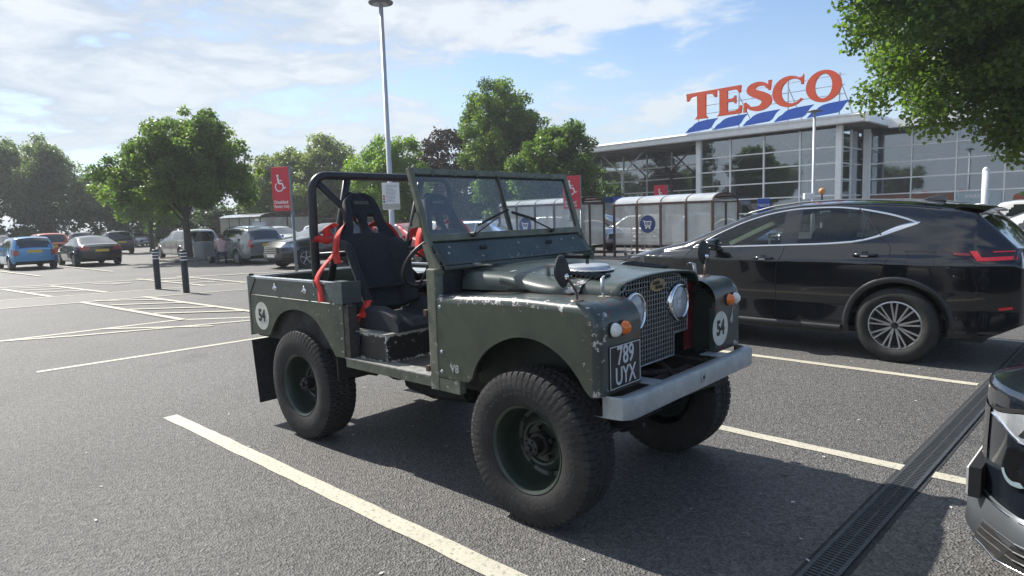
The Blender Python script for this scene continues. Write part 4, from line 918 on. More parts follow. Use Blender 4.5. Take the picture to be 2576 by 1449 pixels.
def make_car(name, label, cat, loc, rz, spec, group=None):
    t = thing(name, label, cat, loc, rz, group); s = Shape(**spec); P = spec.get('paint_mat'); wx = (s.wx0, s.wx1); L0, L1 = s.x0, s.x1
    wins = s.windows; hz = s.hl; tz = s.tl
    def cl(x, y, z, reg):
        if reg == 'up':
            for i, w_ in enumerate(wins):
                if inpoly(x, z, w_): return 'side_window#%d' % i
        if reg == 'top':
            if s.ws[0] < x < s.ws[1] and y < s.RW*1.02: return 'windscreen'
            if s.rwin[0] < x < s.rwin[1] and y < s.RW*.93: return 'rear_window'
        if x > L1-.38 and hz[0] < z < hz[1] and y > hz[2]-(0 if reg != 'cap_f' else .0) and reg != 'top': return 'headlight'
        if x < L0+tz[3] and tz[0] < z < tz[1] and y > tz[2] and reg != 'top': return 'tail_light'
        if reg == 'cap_r' and s.rwin[2] < z and y < s.RW*.93: return 'rear_window'
        if reg == 'cap_f' and s.gr[0] < z < s.gr[1] and y < s.gr[2]: return 'grille'
        if z < s.trim: return 'lower_trim#%d' % (0 if x < s.wx0 else 1 if x < s.wx1 else 2)
        return 'body'
    parts = s.build(84, (14, 12, 7), s.ar, wx, cl, s.wr)
    for lab, m_ in parts.items():
        nm = lab.split('#')[0].rstrip('+-')
        mm = {'body': P, 'side_window': CGL, 'windscreen': CGL, 'rear_window': CGL, 'headlight': HLM, 'tail_light': TLM, 'grille': CTRIM, 'lower_trim': spec.get('trim_mat', CTRIM)}[nm]
        obj(nm, m_, mm, t, angle=50, fix=False)
    g = MB(); g.box(L0+.15, L1-.2, -s.W*.80, s.W*.80, .22, .40); g.box(s.wx0-.42, s.wx0+.42, -s.W*.86, s.W*.86, .40, .72); g.box(s.wx1-.42, s.wx1+.42, -s.W*.84, s.W*.84, .40, .70); obj('underside', g, SHUT, t)
    for x in wx:
        for sg in (-1, 1):
            wheel_parts(t, x, sg*(s.W-.11), s.wr, .2, s.wr*.66, s.spokes, spec.get('rim_mat', ALY))
            g = MB(); a0, a1 = 12, 168; pts = [(x+s.ar*math.cos(R(a)), sg*(s.side_y(x+s.ar*math.cos(R(a)), s.wr+s.ar*math.sin(R(a)))+.002), s.wr+s.ar*math.sin(R(a))) for a in range(0, 181, 12)]
            obj('wheel_arch', MB().tube(pts, .022, 6), spec.get('arch_mat', P), t, smooth=True)
    zr = s.plate_r; xr = L0-s.__dict__.get('bulge', .07)-.012; rp = obj('rear_plate', MB().box(xr, xr+.03, -.26, .26, zr-.055, zr+.055), YPL, t); xf = L1+s.__dict__.get('bulge', .07)+.012; fp = obj('front_plate', MB().box(xf-.03, xf, -.26, .26, .42, .53), WPL, t)
    for sg in (-1, 1):
        xm_ = s.ws[0]+.28+.18; zz = interp(s.belt, xm_)+.05; yy = s.side_y(xm_, zz)
        g = MB().dome((xm_+.03, sg*(yy+.10), zz+.03), .085, (1, 0, 0), .8, 12, 4); g.lathe([(0, 0), (.085, 0)], 12, (xm_+.03, sg*(yy+.10), zz+.03), 'x'); g.bar((xm_, sg*(yy-.02), zz-.02), (xm_+.02, sg*(yy+.08), zz), .03, .03); obj('door_mirror', g, spec.get('mirror_mat', P), t, smooth=True)
    if spec.get('rails'):
        for sg in (-1, 1): obj('roof_rail', MB().tube([(x, sg*s.RW*.95, interp(s.top, x)+(.035 if 0 < i < 6 else -.02)) for i, x in enumerate(np.linspace(s.x0+.55, s.ws[0]-.15, 7))], .014, 6), spec.get('rail_mat', CTRIM), t, smooth=True)
    # shut lines and handles
    for x in s.doors:
        for sg in (-1, 1):
            pts = [(x, sg*(s.side_y(x, z)+.0015), z) for z in np.linspace(s.trim+.03, interp(s.belt, x), 8)]; obj('door_gap', MB().tube(pts, .004, 4), SHUT, t)
    for x in s.handles:
        for sg in (-1, 1): z = interp(s.belt, x)-.12; yy = s.side_y(x, z); obj('door_handle', MB().bar((x-.09, sg*(yy+.012), z), (x+.09, sg*(yy+.012), z), .018, .022), spec.get('handle_mat', P), t)
    return t
def spec_hatch(L=4.0, H=1.46, W=.88, **k):
    a, b = -L/2, L/2; wb = L*.315
    d = dict(x0=a, x1=b, W=W, RW=.60, wx0=-wb, wx1=wb, wr=.31, ar=.355, spokes=7, trim=.27,
        top=[(a, .92), (a+.10, 1.02), (a+.22, 1.22), (a+.42, H-.06), (a+.7, H-.01), (a+1.4, H), (a+2.0, H-.03), (a+2.3, H-.12), (b-1.02, .98), (b-.7, .93), (b-.3, .84), (b, .66)],
        belt=[(a, .86), (a+.5, .93), (b-1.1, .88), (b-.4, .76), (b, .6)], bot=[(a, .36), (a+.2, .22), (b-.25, .20), (b, .26)],
        ws=(a+2.26, b-1.02), rwin=(a+.07, a+.38, 2), hl=(.58, .78, .44), tl=(.72, 1.02, .55, .16), gr=(.42, .60, .5), plate_r=.78,
        windows=[[(a+.50, .97), (a+.78, H-.13), (a+1.42, H-.10), (a+1.42, .96)], [(a+1.50, .96), (a+1.50, H-.10), (a+2.1, H-.12), (a+2.62, .96)]], doors=(a+1.46, a+2.7), handles=(a+1.6, a+.95))
    d.update(k); return d
def spec_mini(**k):
    L = 3.65; a, b = -L/2, L/2; H = 1.41
    d = spec_hatch(L, H, .845); d.update(top=[(a, .88), (a+.06, .96), (a+.16, 1.2), (a+.30, H-.06), (a+.5, H-.01), (a+1.4, H), (a+1.95, H-.03), (a+2.1, H-.08), (b-1.06, .98), (b-.6, .93), (b-.2, .85), (b, .66)], belt=[(a, .84), (a+.4, .90), (b-1.1, .88), (b-.4, .8), (b, .6)], RW=.58, ws=(a+2.08, b-1.06), rwin=(a+.06, a+.28, 2), wx0=-1.24, wx1=1.23, wr=.30, ar=.34,
        windows=[[(a+.34, .95), (a+.52, H-.10), (a+1.30, H-.09), (a+1.30, .94)], [(a+1.38, .94), (a+1.38, H-.09), (a+1.95, H-.11), (a+2.35, .94)]], doors=(a+1.34, a+2.45), handles=(a+1.5,), tl=(.60, .86, .60, .12)); d.update(k); return d
def spec_coupe(**k):
    L = 4.18; a, b = -L/2, L/2; H = 1.35
    d = spec_hatch(L, H, .92); d.update(top=[(a, .90), (a+.1, .96), (a+.32, 1.0), (a+.5, 1.06), (a+1.2, H-.05), (a+1.6, H), (a+2.0, H-.02), (a+2.3, H-.10), (b-1.22, .92), (b-.6, .84), (b-.2, .76), (b, .58)], belt=[(a, .86), (a+.5, .90), (b-1.1, .85), (b-.4, .72), (b, .52)], RW=.56, ws=(a+2.25, b-1.22), rwin=(a+.5, a+1.15, 2), wx0=-1.24, wx1=1.22, wr=.32, ar=.36,
        windows=[[(a+.95, .95), (a+1.25, H-.18), (a+1.55, H-.12), (a+1.6, .93)], [(a+1.66, .93), (a+1.62, H-.12), (a+2.1, H-.13), (a+2.72, .92)]], doors=(a+1.62, a+2.8), handles=(a+1.8,), tl=(.72, .88, .48, .2), plate_r=.70); d.update(k); return d
def spec_estate(**k):
    L = 4.72; a, b = -L/2, L/2; H = 1.48
    d = spec_hatch(L, H, .90); d.update(top=[(a, .94), (a+.08, 1.02), (a+.22, 1.22), (a+.40, H-.05), (a+.7, H), (a+1.8, H+.01), (a+2.5, H-.03), (a+2.8, H-.12), (b-1.18, .98), (b-.7, .92), (b-.25, .82), (b, .62)], belt=[(a, .88), (a+.5, .93), (b-1.2, .88), (b-.4, .75), (b, .56)], ws=(a+2.74, b-1.18), rwin=(a+.07, a+.34, 2), wx0=-1.38, wx1=1.38,
        windows=[[(a+.42, .99), (a+.60, H-.12), (a+1.30, H-.09), (a+1.30, .97)], [(a+1.36, .97), (a+1.36, H-.09), (a+2.1, H-.09), (a+2.1, .96)], [(a+2.17, .96), (a+2.17, H-.09), (a+2.6, H-.12), (a+3.2, .96)]], doors=(a+1.33, a+2.13, a+3.25), handles=(a+1.55, a+2.3), tl=(.70, 1.34, .66, .14), rails=True); d.update(k); return d
def spec_suv(**k):
    L = 4.3; a, b = -L/2, L/2; H = 1.60
    d = spec_hatch(L, H, .91); d.update(top=[(a, 1.0), (a+.10, 1.12), (a+.25, 1.36), (a+.45, H-.05), (a+.8, H), (a+1.6, H), (a+2.1, H-.03), (a+2.4, H-.12), (b-1.1, 1.12), (b-.7, 1.06), (b-.2, .97), (b, .80)], belt=[(a, .98), (a+.5, 1.06), (b-1.1, 1.0), (b-.4, .92), (b, .72)], bot=[(a, .42), (a+.2, .30), (b-.25, .27), (b, .34)], RW=.63, ws=(a+2.34, b-1.1), rwin=(a+.08, a+.40, 2), wr=.35, ar=.40, trim=.42, hl=(.76, .92, .42), gr=(.56, .76, .5),
        windows=[[(a+.55, 1.12), (a+.80, H-.13), (a+1.50, H-.10), (a+1.50, 1.08)], [(a+1.58, 1.08), (a+1.58, H-.10), (a+2.2, H-.12), (a+2.75, 1.08)]], tl=(.86, 1.12, .58, .18), plate_r=.86); d.update(k); return d
AWAY, TOWARD = R(137), R(-43)
G_ = 'cars parked in the bays across the lane'
make_car('small_hatchback', 'light blue small hatchback with pale roof seen from behind at far left', 'car', (-21.5, 28.8, 0), AWAY, spec_mini(paint_mat=paint('sky blue paint', (.07, .27, .50), .3), spokes=9), G_)
make_car('coupe', 'black low coupe seen from behind beside the light blue hatchback', 'car', (-19.55, 30.1, 0), AWAY, spec_coupe(paint_mat=paint('black car paint', (.010, .010, .012), .2)), G_)
org = make_car('hatchback', 'orange red hatchback seen from behind between the blue hatchback and the coupe', 'car', (-26.5, 37.1, 0), AWAY, spec_hatch(3.95, 1.52, paint_mat=paint('orange red paint', (.52, .085, .02), .2)), G_)
blk = make_car('hatchback', 'dark navy hatchback with yellow plate seen from behind right of the black coupe', 'car', (-26.6, 43.4, 0), AWAY, spec_hatch(4.2, 1.5, paint_mat=paint('navy car paint', (.012, .015, .03), .3), rails=True), G_)
slv = make_car('family_hatchback', 'silver hatchback facing the camera under the left trees', 'car', (-34.3, 60.0, 0), TOWARD, spec_hatch(4.25, 1.50, paint_mat=paint('silver car paint', (.36, .38, .39), .6)), G_)
make_car('estate_car', 'silver estate car standing just behind the tree trunk', 'car', (-17.0, 34.2, 0), AWAY, spec_estate(paint_mat=paint('light silver car paint', (.48, .49, .48), .5)), G_)
mond = make_car('estate_car', 'grey estate car with its front door open and a person crouching beside it', 'car', (-11.6, 28.1, 0), AWAY, spec_estate(paint_mat=paint('grey green car paint', (.20, .225, .22), .45), spokes=12), G_)
g = MB(); g.add([(.62, .90, .30), (.80, 1.72, .30), (.80, 1.74, .95), (.62, .92, .95)], [(0, 1, 2, 3)]); dr = obj('open_door', g, MATS['grey green car paint'], mond, solid=.06)
g = MB(); g.add([(.62, .90, .96), (.80, 1.70, .96), (.72, 1.55, 1.36), (.60, .98, 1.38)], [(0, 1, 2, 3)]); obj('door_glass', g, CGL, dr, solid=.01)
mono = make_car('hatchback', 'pale blue hatchback facing the camera right of the grey estate car', 'car', (-13.1, 34.0, 0), TOWARD, spec_hatch(4.1, 1.58, paint_mat=paint('powder blue paint', (.15, .25, .44), .35)), G_)
suv = make_car('crossover', 'black crossover with big two-tone alloy wheels behind the roll bar', 'car', (-7.0, 24.6, 0), R(228), spec_suv(paint_mat=paint('black car paint', (.010, .010, .012)), wr=.36, spokes=5), G_)
for i in range(5): obj('grille_bar', MB().box(2.215, 2.235, -.42, .42, .52+.065*i, .535+.065*i), chrome, suv)
puma = make_car('crossover', 'silver crossover facing the camera left of the large trolley shelter', 'car', (2.75, 28.2, 0), TOWARD, spec_suv(H=1.54, paint_mat=paint('silver car paint', (.36, .38, .39), .6), spokes=6), G_)
def rc(a, b): return {a: b}
navy, orp, slp = MATS['navy car paint'], MATS['orange red paint'], MATS['silver car paint']
whp = paint('white car paint', (.62, .63, .64), .0); redp = paint('dark red paint', (.30, .018, .022), .25); blup = paint('mid blue paint', (.05, .13, .34), .3); gryp = paint('graphite paint', (.05, .053, .06), .4)
dup(org, (-31.5, 45.0, 0), TOWARD, 'orange hatchback facing the camera just behind the orange red one', G_)
dup(blk, (-33.5, 42.5, 0), TOWARD, 'dark hatchback at far left behind the light blue hatchback', G_, rc('navy car paint', gryp))
dup(suv, (-38.5, 48.0, 0), TOWARD, 'dark crossover with pale windscreen behind the row at far left', G_)
dup(blk, (-31.0, 46.5, 0), AWAY, 'charcoal hatchback with shiny roof beside the navy one', G_, rc('navy car paint', gryp))
dup(suv, (-30.2, 60.5, 0), TOWARD, 'black crossover right of the silver hatchback under the trees', G_)
dup(slv, (-14.8, 42.0, 0), TOWARD, 'white hatchback behind the pale blue car, first of the white ones', G_, rc('silver car paint', whp))
dup(slv, (-11.0, 39.5, 0), TOWARD, 'white hatchback glimpsed between roll bar and seat', G_, rc('silver car paint', whp))
dup(slv, (-7.2, 37.5, 0), TOWARD, 'white hatchback seen through the slots of the driver seat', G_, rc('silver car paint', whp))
dup(slv, (-3.7, 24.6, 0), TOWARD, 'dark red hatchback behind the steering wheel', G_, rc('silver car paint', redp))
dup(org, (-4.9, 38.5, 0), AWAY, 'white hatchback behind the red car', G_, rc('orange red paint', whp))
dup(blk, (-5.6, 43.5, 0), AWAY, 'dark hatchback behind the driver-side windscreen frame', G_)
dup(slv, (-1.9, 34.2, 0), TOWARD, 'silver hatchback seen through the left windscreen pane', G_)
dup(slv, (.4, 33.0, 0), TOWARD, 'white hatchback seen through the windscreen by the centre bar', G_, rc('silver car paint', whp))
dup(slv, (-.4, 26.0, 0), TOWARD, 'pale blue hatchback low behind the windscreen wipers', G_, rc('silver car paint', MATS['powder blue paint']))
dup(suv, (4.9, 33.4, 0), TOWARD, 'black crossover behind the silver crossover', G_)
dup(org, (8.9, 27.0, 0), TOWARD, 'mid blue hatchback seen through the end of the trolley shelter', G_, rc('orange red paint', blup))
dup(org, (5.9, 30.5, 0), AWAY, 'white and orange estate glimpsed through the cloudy shelter panels', G_, rc('orange red paint', whp))
dup(slv, (9.55, 11.7, 0), AWAY, 'white car just beyond the black crossover tail at right edge', 'cars in the right bays', rc('silver car paint', whp))
dup(org, (12.1, 14.4, 0), AWAY, 'red car beyond the white one at right edge', 'cars in the right bays', rc('orange red paint', redp))
dup(suv, (16.2, 18.6, 0), TOWARD, 'white crossover farthest of the cars at the right edge', 'cars in the right bays', rc('black car paint', whp))
# panel van behind the shelter
van = thing('delivery_truck', 'white box truck with blue top band behind the trolley shelter', 'truck', (6.6, 43.0, 0), TOWARD)
g = MB().box(-2.6, 1.0, -1.05, 1.05, .6, 2.62); obj('cargo_box', g, whp, van, bevel=.03); obj('blue_band', MB().box(-2.62, 1.02, -1.07, 1.07, 2.28, 2.66), mat('bright blue panel', (.02, .10, .42), .4, noise=.1), van)
g = MB().prism([(1.02, .45), (2.75, .45), (2.78, 1.0), (2.3, 1.3), (1.75, 2.05), (1.02, 2.1)], -.95, .95); obj('cab', g, whp, van, bevel=.06); g = MB().prism([(2.29, 1.34), (1.80, 2.0), (1.84, 2.03), (2.34, 1.36)], -.8, .8); obj('windscreen', g, CGL, van)
for s in (-1, 1):
    obj('cab_window', MB().prism([(1.3, 1.3), (2.1, 1.3), (1.7, 1.9), (1.3, 1.92)], s*.951, s*.956), CGL, van)
    for x in (-1.6, 2.0): wheel_parts(van, x, s*.9, .36, .22, .22, 6)
    obj('headlight', MB().box(2.74, 2.80, min(s*.6, s*.9), max(s*.6, s*.9), .85, 1.0), HLM, van)

# ================================================================== large black crossover beside the 4x4
NXP = mat('black metallic paint', (.010, .012, .016), .10, .3, coat=1., noise=.0)
nx = thing('luxury_crossover', 'large glossy black crossover with chrome window line parked beside the 4x4', 'car', (4.411, 6.965, 0), 2.356)
NS = Shape(x0=-.955, x1=3.66, W=.93, RW=.60, crease=.985, ef=.66, pf=3.6, er=.74, pr=5, bulge=.06,
    top=[(-.955, 1.02), (-.93, 1.125), (-.86, 1.20), (-.74, 1.34), (-.585, 1.495), (-.40, 1.545), (-.05, 1.600), (.30, 1.628), (.62, 1.640), (1.04, 1.628), (1.35, 1.592), (1.64, 1.525), (2.0, 1.372), (2.36, 1.215), (2.7, 1.145), (3.12, 1.055), (3.45, .955), (3.60, .86), (3.66, .78)],
    belt=[(-.955, .95), (-.9, 1.10), (-.6, 1.185), (0, 1.185), (.43, 1.185), (1.11, 1.150), (2.25, 1.105), (2.7, 1.05), (3.2, .96), (3.66, .72)],
    bot=[(-.955, .42), (-.75, .31), (-.45, .28), (.5, .24), (2.2, .24), (3.3, .24), (3.66, .32)])
GW = [(2.24, 1.118), (2.05, 1.225), (1.85, 1.325), (1.6, 1.430), (1.35, 1.500), (1.12, 1.540), (.90, 1.553), (.65, 1.553), (.41, 1.527), (.15, 1.473), (-.02, 1.422), (-.13, 1.378), (.02, 1.318), (.16, 1.262), (.30, 1.218), (.43, 1.193), (.70, 1.172), (1.11, 1.156), (1.7, 1.135)]
def ncl(x, y, z, reg):
    if reg == 'up' or (reg == 'low' and z > 1.09):
        if inpoly(x, z, GW):
            if .985 < x < 1.175: return 'black_panel'
            return 'side_window#0' if x > 1.1 else 'side_window#1'
    if reg == 'top' and 1.60 < x < 2.38 and y < .60: return 'windscreen'
    if reg == 'top' and -.87 < x < -.60 and y < .60: return 'rear_window'
    if reg == 'up' and x < -.36 and z > 1.20 and z < 1.50-.0 and x < -.62+(1.47-z)*.75 and x < -.40: return 'rear_side_gloss'
    if z < .33: return 'lower_trim'
    if reg == 'cap_f' and y < .5 and .42 < z < .72: return 'grille'
    return 'body'
NT = glass('tinted car glass', (.30, .34, .33), .02, (.2, .22, .22), 1.4)
FT_ = glass('green car glass', (.80, .88, .84), .02, (.3, .33, .32), 1.3)
BPM = mat('gloss black panel', (.008, .008, .009), .08, coat=1.)
nparts = NS.build(250, (46, 30, 12), .435, (0, 2.69), ncl, .372)
body_nx = None
for lab, m_ in nparts.items():
    nm = lab.split('#')[0].rstrip('+-'); mm = {'body': NXP, 'side_window': FT_ if '#0' in lab else NT, 'windscreen': FT_, 'rear_window': BPM, 'rear_side_gloss': BPM, 'black_panel': BPM, 'lower_trim': CTRIM, 'grille': CTRIM}[nm]
    obj(nm, m_, mm, nx, angle=55, fix=False)
def npt(x, z, off=.003, s=1): return (x, s*(NS.side_y(x, z)+off), z)
for s in (1, -1):
    up_ = [(-.13, 1.378), (-.02, 1.422), (.15, 1.473), (.41, 1.527), (.65, 1.553), (.90, 1.553), (1.12, 1.540), (1.35, 1.500), (1.6, 1.430), (1.85, 1.325), (2.05, 1.225), (2.24, 1.118)]
    lo_ = [(2.24, 1.118), (1.7, 1.135), (1.11, 1.156), (.70, 1.172), (.43, 1.193), (.30, 1.218), (.16, 1.262), (.02, 1.318), (-.13, 1.378)]
    def band(pts, w0, w1, name, m_):
        pp = smoothpath([(a, 0, b) for a, b in pts], 6); A = []; k = len(pp)
        for i, p in enumerate(pp):
            d = (pp[min(i+1, k-1)]-pp[max(i-1, 0)]).normalized(); nrm = Vector((-d.z, 0, d.x)); w_ = (w0+(w1-w0)*i/(k-1))/2
            r_ = []
            for q_, o_ in ((-1, .001), (-.5, .007), (.5, .007), (1, .001)): c_ = p+nrm*w_*q_; r_.append(npt(c_.x, c_.z, o_, s))
            A.append(r_)
        return obj(name, MB().grid(A), m_, nx, smooth=True)
    band(up_[::-1], .014, .020, 'window_chrome', chrome); band(lo_[:5], .016, .022, 'window_chrome', chrome); band(lo_[4:], .022, .030, 'window_chrome', chrome)
    A = []
    for t in np.linspace(0, 1, 10):   # chrome wedge at the rear corner
        x = .20-.35*t; zu, zl = interp([(-.16, 1.383), (-.02, 1.40), (.20, 1.33)], x) if 0 else 1.262+.128*t+.028*math.sin(t*math.pi), 1.252+.125*t; A.append([npt(x, zl, .004, s), npt(x, (zl+zu)/2, .010, s), npt(x, zu, .004, s)])
    obj('chrome_corner', MB().grid(A), chrome, nx, smooth=True)
    def line(pts, name='panel_gap', r_=.0045, m_=SHUT, off=0.): return obj(name, MB().tube([npt(p.x, p.z, off, s) for p in smoothpath([(a, 0, b) for a, b in pts], 6)], r_, 5), m_, nx)
    line([(2.24, 1.11), (2.32, 1.0), (2.34, .84), (2.33, .6), (2.30, .36)]); line([(1.12, 1.15), (1.13, 1.05), (1.17, .95), (1.185, .8), (1.185, .33)]); line([(.20, 1.245), (.10, 1.18), (.07, 1.10), (.10, .98), (.16, .84), (.20, .78)])
    line([(-.08, 1.095), (-.07, 1.105), (-.29, 1.10), (-.31, 1.09), (-.31, .98), (-.29, .965), (-.10, .965), (-.08, .98), (-.08, 1.095)], r_=.0025)
    line([(.41, 1.527), (.28, 1.40), (.17, 1.262)], 'quarter_bar', .010, BPM, .003); line([(.30, 1.49), (.34, 1.215)], 'quarter_bar', .006, BPM, .001); line([(-.16, 1.56), (-.17, 1.50), (-.30, 1.43)], r_=.003); line([(-.30, 1.43), (-.47, 1.48)], r_=.003)
    line([(-.62, 1.0), (-.60, .92), (-.66, .70)], r_=.003)
    for hx_, hz_ in ((1.33, 1.018), (.29, 1.070)):
        c = Vector(npt(hx_, hz_, .028, s)); hh = MB().tube([c+Vector((-.115, -s*.022, 0)), c+Vector((-.10, 0, 0)), c+Vector((.10, 0, .0)), c+Vector((.115, -s*.022, 0))], [.008, .014, .014, .008], 10)
        h_ = obj('door_handle', hh, NXP, nx, smooth=True); obj('handle_recess', MB().dome(npt(hx_, hz_+.004, -.004, s), .042, (0, s, 0), .12, 20, 4), BPM, h_); obj('handle_bright', MB().tube([c+Vector((-.035, s*.002, -.014)), c+Vector((.035, s*.002, -.014))], .008, 8), chrome, h_)
    # rear arch cladding
    for wx_ in (0, 2.69):
        A = []
        for a in np.linspace(-8, 188, 36):
            row = []
            for rr_, o_ in ((.425, -.03), (.432, .010), (.470, .012), (.485, .001)): x_, z_ = wx_+rr_*math.cos(R(a)), .372+rr_*math.sin(R(a)); row.append(npt(x_, max(z_, .26), o_, s))
            A.append(row)
        obj('arch_cladding', MB().grid(A), mat('satin arch cladding', (.022, .024, .026), .38, noise=.1), nx, smooth=True)
        wheel_parts(nx, wx_, s*.805, .372, .225, .238, 9, ALY, twin=True)
        wh_ = nx.children[-1]
    A = [[npt(x, .335, .004, s), npt(x, .318, .030, s), npt(x, .285, .032, s), npt(x, .262, .006, s)] for x in np.linspace(.50, 2.2, 20)]; obj('sill_moulding', MB().grid(A), mat('satin arch cladding', (.022, .024, .026), .38), nx, smooth=True)
    # tail lamp
    cols = np.linspace(-.34, -.93, 18); A = []; B = []
    for x in cols:
        t = (-.34-x)/.59; zu = 1.118+.012*t; zl = zu-.004-.13*S_(t/.62) if t < .62 else .985+.04*(t-.62)/.38; A.append([npt(x, z, .006, s) for z in np.linspace(zl, zu, 5)])
    tl = obj('tail_light', MB().grid(A), mat('smoked lamp', (.02, .006, .007), .12, coat=1.), nx, smooth=True)
    RB = mat('bright red lamp', (.62, .018, .025), .25, coat=1., noise=.15, nscale=40)
    g = MB(); g.grid([[npt(x, z+dz, .012, s) for dz in (-.019, .014)] for x, z in zip(np.linspace(-.64, -.915, 8), np.linspace(1.035, 1.052, 8))]); g.grid([[npt(x+dx, z, .0135, s) for dx in (-.030, .024)] for x, z in zip(np.linspace(-.595, -.655, 6), np.linspace(1.110, 1.022, 6))]); g.grid([[npt(x, z+dz, .012, s) for dz in (-.005, .005)] for x, z in zip(np.linspace(-.74, -.92, 6), np.linspace(1.102, 1.108, 6))]); obj('lamp_element', g, RB, tl)
    g = MB(); g.grid([[npt(x, z+dz, .010, s) for dz in (-.012, .012)] for x, z in zip(np.linspace(-.45, -.58, 6), np.linspace(1.085, 1.078, 6))]); obj('lamp_element', g, mat('dull red lamp', (.16, .012, .014), .2, coat=1.), tl)
    g = MB(); g.grid([[npt(x, z+dz, .008, s) for dz in (-.012, .012)] for x, z in zip(np.linspace(-.80, -.90, 5), np.linspace(.575, .590, 5))]); obj('rear_reflector', g, RB, nx)
    # mirror
    c = Vector((1.90, s*1.02, 1.165)); g = MB()
    for i, (dx, ry, rz_) in enumerate(((-.085, .085, .06), (-.07, .10, .072), (0, .10, .07), (.06, .085, .055), (.10, .05, .03), (.115, .008, .006))):
        for j in range(20): t = 2*math.pi*j/20; g.v.append((c.x+dx, c.y+ry*math.cos(t), c.z+rz_*math.sin(t)+.01*dx))
    for i in range(5):
        for j in range(20): g.f.append((i*20+j, i*20+(j+1) % 20, (i+1)*20+(j+1) % 20, (i+1)*20+j))
    g.f.append(tuple(range(20))); mi = obj('door_mirror', g, NXP, nx, smooth=True); obj('mirror_stalk', MB().bar((1.90, s*.86, 1.125), (1.90, s*.98, 1.115), .08, .025), BPM, mi); obj('mirror_bright', MB().tube([(1.93, s*1.09, 1.13), (1.86, s*1.115, 1.135)], .008, 6), chrome, mi)
    # roof rail
    pts = [(x, s*(.62-.02*abs(x-.7)), interp(NS.top, x)-.010) for x in np.linspace(-.30, 1.70, 26)]; obj('roof_moulding', MB().tube(pts, .011, 8), mat('grey roof moulding', (.22, .23, .24), .3, .5), nx, smooth=True)
    g = MB(); A = [[(x, s*(NS.side_y(x, z)+.006), z) for z in (interp([(3.0, .80), (3.55, .68)], x), interp([(3.0, .86), (3.55, .80)], x))] for x in np.linspace(3.05, 3.6, 8)]; obj('headlight', MB().grid(A), HLM, nx, smooth=True)
g = MB(); P = []
for x, zz in ((-.40, 1.556), (-.50, 1.540), (-.60, 1.520), (-.66, 1.498), (-.66, 1.485), (-.58, 1.480)): P.append([(x, y, zz-.03*(abs(y)/.6)**3) for y in np.linspace(-.58, .58, 20)])
obj('rear_spoiler', MB().grid(P), NXP, nx, smooth=True)
obj('shark_fin', MB().prism([(-.22, 1.575), (.02, 1.595), (-.06, 1.63), (-.16, 1.655), (-.20, 1.655)], -.02, .02), gryp, nx, bevel=.008)
g = MB(); g.box(-.7, 3.3, -.80, .80, .26, .32); g.box(-.42, .42, -.66, .66, .32, .80); g.box(2.27, 3.1, -.66, .66, .32, .78)
for wx_ in (0, 2.69):
    for s in (-1, 1):
        P = [[(wx_+.437*math.cos(R(a)), s*y, .372+.437*math.sin(R(a))) for a in range(0, 181, 15)] for y in (.62, .905)]; g.grid(P)
obj('underside', g, SHUT, nx)
# cabin seen through the glass
CR = mat('dark cabin trim', (.03, .03, .032), .7, noise=.3)
g = MB(); g.box(-.5, 2.3, -.80, .80, .45, .50); g.box(1.95, 2.4, -.78, .78, .5, 1.08); obj('cabin_floor_and_dash', g, CR, nx, bevel=.03)
for x_, y_ in ((1.0, .38), (1.0, -.38), (.12, .38), (.12, -.38)):
    g = MB(); g.box(x_, x_+.5, y_-.25, y_+.25, .50, .72); g.obox((x_-.08, y_, 1.0), (.06, 0, -.015), (0, .24, 0), (-.07, 0, .33)); g.obox((x_-.19, y_, 1.36), (.04, 0, 0), (0, .12, 0), (-.01, 0, .08)); obj('seat', g, CR, nx, bevel=.04)
obj('steering_wheel', MB().tube([(1.72+.05*math.sin(t), -.38+.18*math.cos(t), 1.02+.17*math.sin(t)) for t in np.linspace(0, 6.283, 24, endpoint=False)], .014, 6, closed=True), CR, nx)
sv = obj('sun_visor_screen', MB().bar((1.45, .30, 1.40), (2.02, .30, 1.14), .04, .05), mat('pale folded shade', (.40, .46, .36), .6, noise=.15), nx)
plx = MB().box(-.975-.06, -.955-.055, -.26, .26, .80, .91); obj('rear_plate', plx, YPL, nx)
# wheel centre badge
for wx_ in (0, 2.69): obj('wheel_cap', MB().lathe([(0, .012), (.03, .010), (.034, 0)], 20, (wx_, .905, .372)), BPM, nx)

# ================================================================== dark car at the lower right corner
NCP = mat('dark blue grey metallic', (.016, .022, .032), .24, .45, coat=1.)
hd = Vector((-.7071, .7071, 0)); nose = Vector((2.035, 2.665, 0))
nc = thing('dark_car', 'dark car whose nose juts in at the lower right corner', 'car', tuple(nose-hd*3.52), 2.356)
CS = Shape(x0=-.95, x1=3.385, W=.91, RW=.60, ef=.46, pf=2.9, er=.8, pr=6, bulge=.16,
    top=[(-.95, 1.0), (-.8, 1.2), (-.5, 1.5), (.4, 1.58), (1.2, 1.55), (1.6, 1.45), (2.2, 1.12), (2.7, 1.07), (3.05, 1.01), (3.25, .95), (3.385, .87)],
    belt=[(-.95, .95), (.4, 1.05), (2.2, .98), (3.0, .92), (3.385, .83)], bot=[(-.95, .4), (-.6, .25), (3.2, .22), (3.385, .22)])
CW = [[(-.3, 1.1), (-.1, 1.42), (.8, 1.47), (.8, 1.08)], [(.88, 1.08), (.88, 1.47), (1.4, 1.42), (2.0, 1.05)]]
def ccl(x, y, z, reg):
    if reg == 'up':
        for i, w_ in enumerate(CW):
            if inpoly(x, z, w_): return 'side_window#%d' % i
    if reg == 'top' and 1.55 < x < 2.2 and y < .6: return 'windscreen'
    if z < .27: return 'lower_trim'
    return 'body'
